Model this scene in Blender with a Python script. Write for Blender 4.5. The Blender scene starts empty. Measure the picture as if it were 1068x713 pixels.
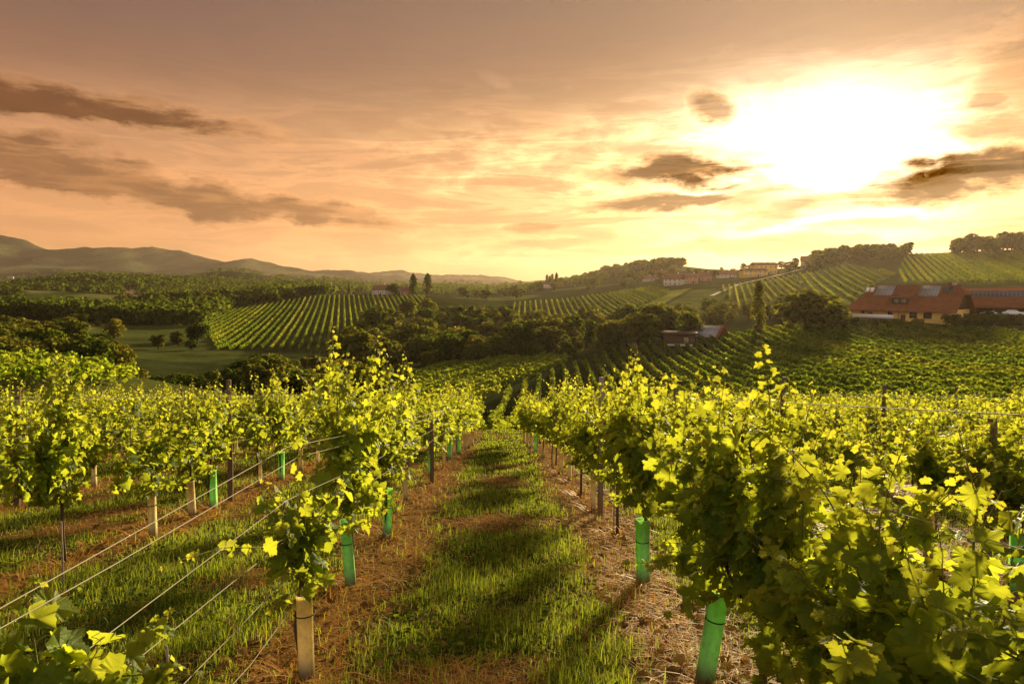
import bpy, math, random
import numpy as np
from mathutils import Vector, Matrix, Euler

random.seed(7)
RNG = np.random.default_rng(11)
SC = bpy.context.scene
COL = SC.collection
PI = math.pi

# ------------------------------------------------------------------ camera
CAM_Z = 1.75
PITCH = math.radians(-4.54)
YAW = math.radians(-0.8)
cam_data = bpy.data.cameras.new('camera')
cam_data.lens = 24.0
cam_data.sensor_width = 36.0
cam_data.clip_start = 0.05
cam_data.clip_end = 60000
cam = bpy.data.objects.new('camera', cam_data)
cam.location = (0, 0, CAM_Z)
cam.rotation_euler = (PI / 2 + PITCH, 0, YAW)
COL.objects.link(cam)
SC.camera = cam
RM = np.array(cam.rotation_euler.to_matrix())
FPX = 24.0 / 36.0 * 1068


def ray(px, py):
    """world direction through a photo pixel, scaled so that its y is 1"""
    v = RM @ np.array([(px - 534) / FPX, -(py - 356.5) / FPX, -1.0])
    return v / v[1]


def P(px, py, d):
    v = ray(px, py) * d
    return np.array([v[0], v[1], v[2] + CAM_Z])


def project(x, y, z):
    q = np.stack([x, y, z - CAM_Z], -1) @ RM
    w = np.maximum(-q[..., 2], 1e-6)
    return 534 + FPX * q[..., 0] / w, 356.5 - FPX * q[..., 1] / w


# ------------------------------------------------------------------ world, sun, exposure
sv = ray(872, 152)
sv = sv / np.linalg.norm(sv)
SUN_EL = math.asin(sv[2])
SUN_AZ = math.atan2(sv[0], sv[1])          # clockwise from +Y

SC.view_settings.view_transform = 'Standard'
SC.view_settings.look = 'None'
SC.view_settings.gamma = 1.0
SC.view_settings.exposure = 1.25
SC.view_settings.use_curve_mapping = False
SC.render.engine = 'CYCLES'
cy = SC.cycles
cy.use_denoising = True
cy.denoiser = 'OPENIMAGEDENOISE'
cy.denoising_prefilter = 'ACCURATE'
cy.max_bounces = 7
cy.diffuse_bounces = 3
cy.glossy_bounces = 2
cy.transmission_bounces = 4
cy.transparent_max_bounces = 6
cy.volume_bounces = 0
cy.sample_clamp_indirect = 4.0
cy.use_adaptive_sampling = True
cy.adaptive_threshold = 0.012
cy.caustics_reflective = False
cy.caustics_refractive = False


class S:
    """tiny wrapper: arithmetic on shader sockets"""
    nt = None

    def __init__(s, sock):
        s.s = sock

    @staticmethod
    def m(op, *a):
        n = S.nt.nodes.new('ShaderNodeMath')
        n.operation = op
        for i, v in enumerate(a):
            if isinstance(v, S):
                S.nt.links.new(v.s, n.inputs[i])
            else:
                n.inputs[i].default_value = float(v)
        return S(n.outputs[0])

    def __add__(s, o): return S.m('ADD', s, o)
    def __radd__(s, o): return S.m('ADD', o, s)
    def __sub__(s, o): return S.m('SUBTRACT', s, o)
    def __rsub__(s, o): return S.m('SUBTRACT', o, s)
    def __mul__(s, o): return S.m('MULTIPLY', s, o)
    def __rmul__(s, o): return S.m('MULTIPLY', o, s)
    def __truediv__(s, o): return S.m('DIVIDE', s, o)


def smooth(v, a, b):
    n = S.nt.nodes.new('ShaderNodeMapRange')
    n.interpolation_type = 'SMOOTHSTEP'
    S.nt.links.new(v.s, n.inputs[0])
    n.inputs[1].default_value = a
    n.inputs[2].default_value = b
    return S(n.outputs[0])


def comb(x, y, z=0.0):
    n = S.nt.nodes.new('ShaderNodeCombineXYZ')
    for i, v in enumerate((x, y, z)):
        if isinstance(v, S):
            S.nt.links.new(v.s, n.inputs[i])
        else:
            n.inputs[i].default_value = v
    return n.outputs[0]


def noise(vec, scale, detail=5, rough=0.55, dist=0.0):
    n = S.nt.nodes.new('ShaderNodeTexNoise')
    if vec is not None:
        S.nt.links.new(vec, n.inputs['Vector'])
    n.inputs['Scale'].default_value = scale
    n.inputs['Detail'].default_value = detail
    n.inputs['Roughness'].default_value = rough
    n.inputs['Distortion'].default_value = dist
    return S(n.outputs[0])


def mixc(f, a, b, mode='MIX'):
    n = S.nt.nodes.new('ShaderNodeMix')
    n.data_type = 'RGBA'
    n.blend_type = mode
    n.clamp_factor = False
    for i, v in ((0, f), (6, a), (7, b)):
        if isinstance(v, S):
            S.nt.links.new(v.s, n.inputs[i])
        elif isinstance(v, (int, float)):
            n.inputs[i].default_value = v
        else:
            n.inputs[i].default_value = (v[0], v[1], v[2], 1)
    return S(n.outputs[2])


def ramp(f, stops):
    n = S.nt.nodes.new('ShaderNodeValToRGB')
    e = n.color_ramp.elements
    while len(e) > 1:
        e.remove(e[-1])
    for i, (p, c) in enumerate(stops):
        q = e[0] if i == 0 else e.new(p)
        q.position = p
        q.color = (c[0], c[1], c[2], 1)
    S.nt.links.new(f.s, n.inputs[0])
    return S(n.outputs[0])


def build_world():
    w = bpy.data.worlds.new('World')
    SC.world = w
    w.use_nodes = True
    nt = w.node_tree
    nt.nodes.clear()
    S.nt = nt
    out = nt.nodes.new('ShaderNodeOutputWorld')
    bg = nt.nodes.new('ShaderNodeBackground')
    bg.inputs[1].default_value = 0.1
    nt.links.new(bg.outputs[0], out.inputs[0])
    sky = nt.nodes.new('ShaderNodeTexSky')
    sky.sky_type = 'NISHITA'
    sky.sun_disc = False
    sky.sun_elevation = SUN_EL
    sky.sun_rotation = SUN_AZ
    sky.dust_density = 4.0
    tc = nt.nodes.new('ShaderNodeTexCoord')
    nrm = nt.nodes.new('ShaderNodeVectorMath')
    nrm.operation = 'NORMALIZE'
    nt.links.new(tc.outputs['Generated'], nrm.inputs[0])
    dv = nrm.outputs[0]
    sep = nt.nodes.new('ShaderNodeSeparateXYZ')
    nt.links.new(dv, sep.inputs[0])
    x, y, z = (S(o) for o in sep.outputs)
    deg = 180 / PI
    el = S.m('ARCSINE', z) * deg
    az = S.m('ARCTAN2', x, y) * deg
    # cloud-layer coordinates (a flat layer overhead)
    zz = S.m('MAXIMUM', z, 0.0) + 0.10
    layer = comb(x / zz, y / zz)
    n_big = noise(layer, 0.55, 4, 0.5, 0.3)
    streak = comb(az * 0.045, el * 0.19, 3.1)
    n_str = noise(streak, 1.5, 7, 0.6, 0.6)
    n_fine = noise(comb(az * 0.16, el * 0.42, 7.7), 1.3, 7, 0.62, 0.3)
    n_edge = noise(comb(az * 0.13, el * 0.85, 4.4), 1.5, 9, 0.68, 0.8)
    w1 = (noise(comb(az * 0.07, el * 0.12, 1.2), 1.6, 5, 0.6) - 0.5)
    w2 = (noise(comb(az * 0.07, el * 0.12, 9.4), 1.9, 5, 0.6) - 0.5)
    saz, sel = SUN_AZ * deg, SUN_EL * deg
    da = az - saz
    de = el - sel
    r_sun = S.m('SQRT', da * da * (0.36 + smooth(da, 2, 12) * 0.30) + de * de)
    r_wide = S.m('SQRT', da * da * (0.22 + smooth(da, 2, 14) * 0.35) + de * de)
    # base gradient: warm haze at the horizon to a brown-grey veil above
    base = ramp(smooth(el, -2, 42) * 1.0, [
        (0.0, (0.48, 0.235, 0.085)), (0.12, (0.42, 0.205, 0.080)), (0.35, (0.19, 0.098, 0.052)),
        (0.62, (0.120, 0.073, 0.052)), (0.85, (0.086, 0.058, 0.049)), (1.0, (0.062, 0.050, 0.052))])
    # cooler and dimmer to the side away from the sun
    side = smooth(da * -1.0, 18, 68)
    base = mixc(side * 0.6, base, mixc(1.0, base, (0.76, 0.73, 0.86), 'MULTIPLY'))
    # nishita light through the veil
    skyc = S(sky.outputs[0])
    skyk = mixc(1.0, skyc, (0.05, 0.05, 0.05), 'MULTIPLY')
    base = mixc(0.05, base, skyk)
    # soft bands of veil cloud
    bands = smooth(n_str, 0.36, 0.68)
    base = mixc(bands * 0.30, base, mixc(1.0, base, (1.30, 1.22, 1.05), 'MULTIPLY'))
    base = mixc(smooth(n_big, 0.45, 0.75) * 0.22, base, mixc(1.0, base, (0.72, 0.66, 0.62), 'MULTIPLY'))
    # glow of the veiled sun
    ex = lambda v: S.m('EXPONENT', v)
    g1 = ex(r_sun * r_sun * -0.036)
    g2 = ex(r_wide * -0.16)
    g3 = ex(r_wide * -0.055)
    horizon = smooth(el * -1.0, -17, -1)
    g4 = ex(da * da * -0.0022) * horizon
    glow = mixc(1.0, mixc(g1 * 1.3, (0, 0, 0), (1, 0.90, 0.62)), mixc(g2 * 0.23, (0, 0, 0), (1, 0.78, 0.36)), 'ADD')
    glow = mixc(1.0, glow, mixc(g3 * 0.115, (0, 0, 0), (1, 0.58, 0.16)), 'ADD')
    glow = mixc(1.0, glow, mixc(g4 * 0.09, (0, 0, 0), (1, 0.66, 0.26)), 'ADD')
    # glow breaks up in the cloud sheet near the sun
    tex = 0.50 + smooth(n_fine * 0.6 + n_edge * 0.4, 0.36, 0.60) * 0.75
    edge = smooth(r_sun, 2.2, 7.0)
    tex = S.m('ADD', (1.0 - edge) * 1.0, edge * tex)
    glow = mixc(1.0, glow, S(comb(tex, tex, tex)), 'MULTIPLY')
    lid = 1.0 - smooth(el + (n_fine - 0.5) * 7.0 + (n_str - 0.5) * 6.0, 12.0, 18.8) * 0.95
    glow = mixc(1.0, glow, S(comb(lid, lid, lid)), 'MULTIPLY')
    col = mixc(1.0, base, glow, 'ADD')

    # individual cloud banks: (px, py, half-width px, half-height px, tilt, strength)
    def bank(px, py, hw, hh, tilt, k, soft=(0.15, 1.25), warp=1.0):
        v = ray(px, py)
        v = v / np.linalg.norm(v)
        a0, e0 = math.degrees(math.atan2(v[0], v[1])), math.degrees(math.asin(v[2]))
        sc = math.degrees(1 / FPX)
        hw2, hh2 = hw * sc * max(0.62, math.cos(math.radians(a0)) ** 1.3), hh * sc * math.cos(math.radians(a0)) ** 0.8
        A = (az - a0) + w1 * (hw2 * 1.1 * warp)
        E = (el - e0) + A * tilt + w2 * (hh2 * 2.6 * warp) + (n_fine - 0.5) * (hh2 * 2.6)
        q = ex((A * A) * (-1 / hw2 ** 2) + (E * E) * (-1 / hh2 ** 2))
        return smooth(q * 1.55 * (0.05 + n_fine * 0.85 + n_edge * 1.05), *soft) * k

    dark = [
        bank(80, 112, 185, 17, 0.05, 1.0), bank(20, 165, 130, 26, 0.08, 0.8), bank(190, 203, 260, 17, 0.10, 0.8),
        bank(330, 228, 90, 10, 0.10, 0.36), bank(20, 250, 150, 12, 0.0, 0.20),
        bank(705, 180, 85, 15, 0.02, 1.1), bank(695, 213, 80, 10, -0.04, 1.0), bank(745, 110, 24, 18, 0.3, 0.8),
        bank(785, 215, 85, 20, 0.02, 0.66), bank(820, 256, 120, 11, 0.02, 0.72),
        bank(1045, 180, 170, 22, -0.06, 1.15), bank(940, 196, 65, 14, -0.10, 0.6), bank(1032, 104, 22, 9, 0.0, 0.70),
        bank(1040, 138, 45, 14, 0.1, 0.62), bank(1070, 80, 60, 50, 0.0, 0.5), bank(985, 252, 90, 8, -0.05, 0.45),
        bank(556, 236, 34, 6, -0.04, 0.62), bank(570, 253, 60, 6, 0.0, 0.42), bank(655, 262, 80, 5, 0.0, 0.35),
        bank(1050, 240, 60, 6, 0.0, 0.5),
    ]
    m = dark[0]
    for b in dark[1:]:
        m = S.m('MAXIMUM', m, b)
    near = ex(r_wide * -0.05)
    deckn = noise(comb(az * 0.055, el * 0.42, 5.5), 1.6, 8, 0.62, 0.7)
    deck = ex((el - 6.5) * (el - 6.5) * -0.030) * smooth(az, -18, 14) * smooth(deckn, 0.46, 0.68)
    rimw = smooth(deckn, 0.36, 0.45) * (1.0 - smooth(deckn, 0.45, 0.56)) * ex((el - 8.0) * (el - 8.0) * -0.02) * near
    col = mixc(rimw * 1.1, col, mixc(1.0, col, (1.7, 1.6, 1.5), 'MULTIPLY'))
    col = mixc(deck * 0.75, col, mixc(near, (0.20, 0.095, 0.045), (0.42, 0.20, 0.055)))
    rim2 = smooth(m, 0.02, 0.16) * (1.0 - smooth(m, 0.16, 0.40)) * near
    col = mixc(rim2 * 0.7, col, mixc(1.0, col, (1.6, 1.5, 1.35), 'MULTIPLY'))
    ccol = mixc(near, (0.105, 0.043, 0.018), (0.050, 0.016, 0.003))
    ccol = mixc(smooth(n_str, 0.35, 0.7) * 0.5, ccol, mixc(1.0, ccol, (1.7, 1.5, 1.25), 'MULTIPLY'))
    thin = mixc(near, (0.20, 0.088, 0.036), (0.50, 0.23, 0.055))
    ccol = mixc(smooth(m * 0.75 + (n_edge - 0.5) * 1.5 + (n_fine - 0.5) * 0.7, 0.18, 0.80), thin, ccol)
    col = mixc(m, col, ccol)
    # lit wisps
    lite = [bank(560, 165, 170, 34, 0.05, 0.8), bank(520, 82, 18, 7, 0.3, 0.5), bank(640, 130, 60, 20, 0.15, 0.5), bank(430, 262, 180, 14, 0.0, 0.3)]
    q = lite[0]
    for b in lite[1:]:
        q = S.m('MAXIMUM', q, b)
    col = mixc(q * smooth(n_fine, 0.40, 0.62), col, mixc(1.0, col, (1.5, 1.62, 1.6), 'MULTIPLY'))
    # added bright sky behind the camera as fill, then scale to the background strength
    back_fill = smooth(y * -1.0, -0.15, 0.75) * smooth(z, -0.05, 0.25)
    col = mixc(back_fill, col, mixc(0.5 + n_big * 0.3, (0.22, 0.215, 0.20), (0.52, 0.50, 0.45)))
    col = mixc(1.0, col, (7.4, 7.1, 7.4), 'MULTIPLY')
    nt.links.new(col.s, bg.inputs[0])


build_world()

sun_data = bpy.data.lights.new('sun', 'SUN')
sun_data.energy = 5.0
sun_data.angle = math.radians(6.5)
sun_data.color = (1.0, 0.82, 0.46)
sun = bpy.data.objects.new('sun', sun_data)
sun.rotation_euler = Vector(sv).to_track_quat('Z', 'Y').to_euler()
sun.location = (30, 60, 60)
COL.objects.link(sun)


# ------------------------------------------------------------------ helpers
def tag(o, label=None, cat=None, group=None, kind=None):
    if label: o['label'] = label
    if cat: o['category'] = cat
    if group: o['group'] = group
    if kind: o['kind'] = kind
    return o


def link(name, me, parent=None, mat=None):
    o = bpy.data.objects.new(name, me)
    COL.objects.link(o)
    if mat is not None and len(me.materials) == 0:
        for q in (mat if isinstance(mat, (list, tuple)) else [mat]):
            me.materials.append(q)
    if parent is not None:
        o.parent = parent
    return o


def empty(name, loc, rz=0.0):
    o = bpy.data.objects.new(name, None)
    o.empty_display_size = 0.2
    o.location = [float(v) for v in loc]
    o.rotation_euler = (0, 0, rz)
    COL.objects.link(o)
    return o


def mesh_np(name, V, F, uv=None, attrs=None, smooth_shade=False, mats=None, mat_idx=None):
    """V (n,3), F (m,k) all faces of one size, or a list of such arrays"""
    V = np.asarray(V, dtype=np.float32).reshape(-1, 3)
    Fs = [np.asarray(f, dtype=np.int32) for f in (F if isinstance(F, list) else [F]) if len(f)]
    loops = np.concatenate([f.ravel() for f in Fs])
    tot = np.concatenate([np.full(len(f), f.shape[1], dtype=np.int32) for f in Fs])
    start = np.concatenate([[0], np.cumsum(tot)[:-1]]).astype(np.int32)
    me = bpy.data.meshes.new(name)
    me.vertices.add(len(V))
    me.vertices.foreach_set('co', V.ravel())
    me.loops.add(len(loops))
    me.loops.foreach_set('vertex_index', loops)
    me.polygons.add(len(tot))
    me.polygons.foreach_set('loop_start', start)
    me.polygons.foreach_set('loop_total', tot)
    if smooth_shade:
        me.polygons.foreach_set('use_smooth', np.ones(len(tot), dtype=bool))
    if mats:
        for q in mats:
            me.materials.append(q)
    if mat_idx is not None:
        me.polygons.foreach_set('material_index', np.asarray(mat_idx, dtype=np.int32))
    me.update(calc_edges=True)
    if uv is not None:
        l = me.uv_layers.new(name='UVMap')
        l.data.foreach_set('uv', np.asarray(uv, dtype=np.float32)[loops].ravel())
    for k, v in (attrs or {}).items():
        v = np.asarray(v, dtype=np.float32)
        if v.ndim == 1:
            a = me.attributes.new(k, 'FLOAT', 'POINT')
            a.data.foreach_set('value', v)
        else:
            a = me.attributes.new(k, 'FLOAT_COLOR', 'POINT')
            if v.shape[1] == 3:
                v = np.concatenate([v, np.ones((len(v), 1), np.float32)], 1)
            a.data.foreach_set('color', v.ravel())
    me.validate()
    return me


class MB:
    """collects vertices and faces of one mesh"""

    def __init__(s):
        s.v, s.f, s.n = [], {}, 0

    def add(s, V, F):
        V = np.asarray(V, dtype=float).reshape(-1, 3)
        F = np.asarray(F, dtype=int)
        s.f.setdefault(F.shape[1], []).append(F + s.n)
        s.v.append(V)
        s.n += len(V)

    def box(s, c, size, rz=0.0, M=None):
        c, h = np.array(c, float), np.array(size, float) / 2
        v = np.array([[a, b, d] for d in (-1, 1) for b in (-1, 1) for a in (-1, 1)], float) * h
        if rz:
            q = np.array([[math.cos(rz), -math.sin(rz), 0], [math.sin(rz), math.cos(rz), 0], [0, 0, 1]])
            v = v @ q.T
        if M is not None:
            v = v @ np.array(M).T
        s.add(v + c, [[0, 2, 3, 1], [4, 5, 7, 6], [0, 1, 5, 4], [2, 6, 7, 3], [0, 4, 6, 2], [1, 3, 7, 5]])

    def tube(s, pts, radii, k=6, cap=True):
        V, F = tube_np(np.array(pts, float), np.array(radii, float), k)
        s.add(V, F)
        if cap:
            n = len(V)
            s.f.setdefault(k, []).append(np.array([list(range(k))[::-1], list(range(n - k, n))]) + s.n - n)

    def poly(s, pts):
        s.add(pts, [list(range(len(pts)))])

    def prism(s, outline, axis_vec):
        """outline: planar loop (n,3); extruded by axis_vec"""
        o = np.array(outline, float)
        n = len(o)
        V = np.concatenate([o, o + np.array(axis_vec, float)])
        s.add(V, [[i, (i + 1) % n, n + (i + 1) % n, n + i] for i in range(n)])
        s.f.setdefault(n, []).append(np.array([list(range(n))[::-1], list(range(n, 2 * n))]) + s.n - 2 * n)

    def mesh(s, name, **kw):
        return mesh_np(name, np.concatenate(s.v), [np.concatenate(f) for f in s.f.values()], **kw)

    def build(s, name, mat, parent=None, smooth_shade=False):
        return link(name, s.mesh(name, smooth_shade=smooth_shade), parent, mat)


def tube_np(pts, radii, k=5):
    n = len(pts)
    t = np.gradient(pts, axis=0)
    t /= np.linalg.norm(t, axis=1, keepdims=True) + 1e-9
    up = np.where(np.abs(t[:, 2:3]) > 0.9, np.array([[1.0, 0, 0]]), np.array([[0, 0, 1.0]]))
    a = np.cross(t, up)
    a /= np.linalg.norm(a, axis=1, keepdims=True) + 1e-9
    for i in range(1, n):                      # keep the frame from flipping
        if np.dot(a[i], a[i - 1]) < 0:
            a[i] = -a[i]
    b = np.cross(t, a)
    th = np.linspace(0, 2 * PI, k, endpoint=False)
    V = pts[:, None] + radii[:, None, None] * (np.cos(th)[None, :, None] * a[:, None] + np.sin(th)[None, :, None] * b[:, None])
    i = np.arange(n - 1)[:, None] * k
    j = np.arange(k)[None]
    jn = (j + 1) % k
    F = np.stack([i + j, i + jn, i + k + jn, i + k + j], -1).reshape(-1, 4)
    return V.reshape(-1, 3), F


_tab = RNG.random((256, 256))


def vnoise(x, y):
    xi, yi = np.floor(x).astype(int), np.floor(y).astype(int)
    fx, fy = x - xi, y - yi
    fx, fy = fx * fx * (3 - 2 * fx), fy * fy * (3 - 2 * fy)
    g = lambda a, b: _tab[a & 255, b & 255]
    return (g(xi, yi) * (1 - fx) + g(xi + 1, yi) * fx) * (1 - fy) + (g(xi, yi + 1) * (1 - fx) + g(xi + 1, yi + 1) * fx) * fy


def fbm(x, y, o=4):
    x, y = np.asarray(x, float), np.asarray(y, float)
    s, a, t = 0, 0.5, 0
    for i in range(o):
        s = s + a * vnoise(x * 2 ** i + 17.3 * i, y * 2 ** i + 5.1 * i)
        t += a
        a *= 0.5
    return s / t


# ------------------------------------------------------------------ materials
def new_mat(name):
    m = bpy.data.materials.new(name)
    m.use_nodes = True
    nt = m.node_tree
    nt.nodes.clear()
    S.nt = nt
    out = nt.nodes.new('ShaderNodeOutputMaterial')
    return m, nt, out


def attr(name, what='Fac'):
    n = S.nt.nodes.new('ShaderNodeAttribute')
    n.attribute_name = name
    return S(n.outputs[what])


def rnd_island():
    n = S.nt.nodes.new('ShaderNodeNewGeometry')
    return S(n.outputs['Random Per Island'])


def rnd_object():
    n = S.nt.nodes.new('ShaderNodeObjectInfo')
    return S(n.outputs['Random'])


def pos():
    n = S.nt.nodes.new('ShaderNodeNewGeometry')
    return n.outputs['Position']


def principled(out, color, rough=0.7, spec=0.3, metal=0.0, bump=None, bump_s=0.3, bump_d=0.02):
    nt = S.nt
    b = nt.nodes.new('ShaderNodeBsdfPrincipled')
    if isinstance(color, S):
        nt.links.new(color.s, b.inputs['Base Color'])
    else:
        b.inputs['Base Color'].default_value = (*color, 1)
    if isinstance(rough, S):
        nt.links.new(rough.s, b.inputs['Roughness'])
    else:
        b.inputs['Roughness'].default_value = rough
    b.inputs['Specular IOR Level'].default_value = spec
    b.inputs['Metallic'].default_value = metal
    if bump is not None:
        bn = nt.nodes.new('ShaderNodeBump')
        bn.inputs['Strength'].default_value = bump_s
        bn.inputs['Distance'].default_value = bump_d
        nt.links.new(bump.s, bn.inputs['Height'])
        nt.links.new(bn.outputs[0], b.inputs['Normal'])
    if out is not None:
        nt.links.new(b.outputs[0], out.inputs[0])
    return b


def plain(name, color, rough=0.7, spec=0.3, var=0.25, scale=3.0, metal=0.0):
    m, nt, out = new_mat(name)
    n = noise(pos(), scale, 5, 0.6)
    k = 1.0 - var + n * (2 * var)
    c = mixc(1.0, color, S(comb(k, k, k)), 'MULTIPLY')
    principled(out, c, rough, spec, metal, n, 0.2, 0.01)
    return m


def leafy(name, refl, trans, w_trans=0.5, var=0.5, spec=0.25, rough=0.5, young=None, veins=False, objvar=0.0):
    """diffuse + translucent foliage; every leaf (island) a little different"""
    m, nt, out = new_mat(name)
    r = rnd_island()
    k = 1.0 - var * 0.5 + r * var
    c = mixc(1.0, refl, S(comb(k, k, k * 0.9)), 'MULTIPLY')
    t = mixc(1.0, trans, S(comb(k, k, k)), 'MULTIPLY')
    r2 = S.m('FRACT', r * 7.31)
    c = mixc(smooth(r2, 0.6, 1.0) * 0.35, c, mixc(1.0, c, (1.6, 1.25, 0.7), 'MULTIPLY'))
    if objvar:
        o = rnd_object()
        ko = 1.0 - objvar + o * (2 * objvar)
        c = mixc(1.0, c, S(comb(ko, 0.5 + ko * 0.5, ko)), 'MULTIPLY')
        t = mixc(1.0, t, S(comb(ko, 0.5 + ko * 0.5, ko)), 'MULTIPLY')
        hue = smooth(S.m('FRACT', o * 5.17), 0.35, 1.0) * 0.7
        c = mixc(hue, c, mixc(1.0, c, (1.9, 1.65, 1.1), 'MULTIPLY'))
        t = mixc(hue, t, mixc(1.0, t, (1.5, 1.35, 1.0), 'MULTIPLY'))
    if young:
        y = attr('young')
        c = mixc(y, c, young[0])
        t = mixc(y, t, young[1])
    bump = None
    if veins:
        uvn = nt.nodes.new('ShaderNodeUVMap')
        uvn.uv_map = 'UVMap'
        sp = nt.nodes.new('ShaderNodeSeparateXYZ')
        nt.links.new(uvn.outputs[0], sp.inputs[0])
        u, v = S(sp.outputs[0]), S(sp.outputs[1])
        au = S.m('ABSOLUTE', u)
        vein = smooth(au * -1.0, -0.022, -0.004)
        for (dx, dy) in ((0.55, 0.62), (0.52, 0.13), (0.30, -0.12)):
            L = math.hypot(dx, dy)
            dist = S.m('ABSOLUTE', au * (dy / L) - (v - 0.03) * (dx / L))
            vein = S.m('MAXIMUM', vein, smooth(dist * -1.0, -0.018, -0.003) * smooth(au * dx + v * dy, 0.0, 0.04))
        sec = S.m('SINE', (v - au * 0.9) * 70.0)
        vein = S.m('MAXIMUM', vein, smooth(sec, 0.86, 1.0) * 0.35)
        c = mixc(vein * 0.45, c, mixc(1.0, c, (1.8, 1.6, 1.5), 'MULTIPLY'))
        t = mixc(vein * 0.35, t, mixc(1.0, t, (0.55, 0.6, 0.5), 'MULTIPLY'))
        bump = vein * -1.0 + noise(uvn.outputs[0], 9.0, 3) * 0.8
    b = principled(None, c, rough, spec, bump=bump, bump_s=0.5, bump_d=0.006)
    tr = nt.nodes.new('ShaderNodeBsdfTranslucent')
    nt.links.new(t.s, tr.inputs[0])
    mx = nt.nodes.new('ShaderNodeMixShader')
    mx.inputs[0].default_value = w_trans
    nt.links.new(b.outputs[0], mx.inputs[1])
    nt.links.new(tr.outputs[0], mx.inputs[2])
    nt.links.new(mx.outputs[0], out.inputs[0])
    return m


M = {}
M['leaf'] = leafy('vine_leaf', (0.080, 0.140, 0.016), (0.53, 0.58, 0.030), 0.50, 0.55, 0.14, 0.5,
                  young=((0.19, 0.23, 0.028), (0.70, 0.64, 0.040)), veins=True)
M['leaf_far'] = leafy('vine_leaf_distant', (0.080, 0.140, 0.016), (0.53, 0.58, 0.030), 0.50, 0.6, 0.08, 0.6,
                      young=((0.19, 0.23, 0.028), (0.70, 0.64, 0.040)))
M['cane'] = plain('green_cane', (0.17, 0.16, 0.04), 0.75, 0.05, 0.3, 30)
M['bark'] = plain('vine_bark', (0.10, 0.062, 0.035), 0.9, 0.1, 0.45, 60)
M['tube_green'] = None
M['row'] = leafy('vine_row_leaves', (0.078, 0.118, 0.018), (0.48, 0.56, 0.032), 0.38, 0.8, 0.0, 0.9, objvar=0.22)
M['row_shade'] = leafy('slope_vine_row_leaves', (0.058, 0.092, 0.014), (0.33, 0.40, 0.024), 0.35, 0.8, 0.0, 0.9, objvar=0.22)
M['row_far'] = leafy('far_vine_row_leaves', (0.075, 0.105, 0.016), (0.34, 0.40, 0.028), 0.40, 0.7, 0.0, 0.9, objvar=0.22)
M['tree'] = leafy('tree_leaves', (0.036, 0.054, 0.011), (0.20, 0.20, 0.022), 0.40, 0.9, 0.0, 0.9, objvar=0.45)
M['trunk'] = plain('tree_bark', (0.075, 0.05, 0.032), 0.9, 0.1, 0.4, 8)
M['grass'] = leafy('grass_blade', (0.070, 0.122, 0.016), (0.38, 0.43, 0.028), 0.42, 0.8, 0.08, 0.6)
M['straw'] = leafy('dry_straw', (0.47, 0.235, 0.048), (0.52, 0.25, 0.04), 0.25, 0.9, 0.2, 0.6)
M['weed'] = leafy('weed_leaf', (0.06, 0.105, 0.018), (0.26, 0.29, 0.025), 0.4, 0.6, 0.0, 0.9)

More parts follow.
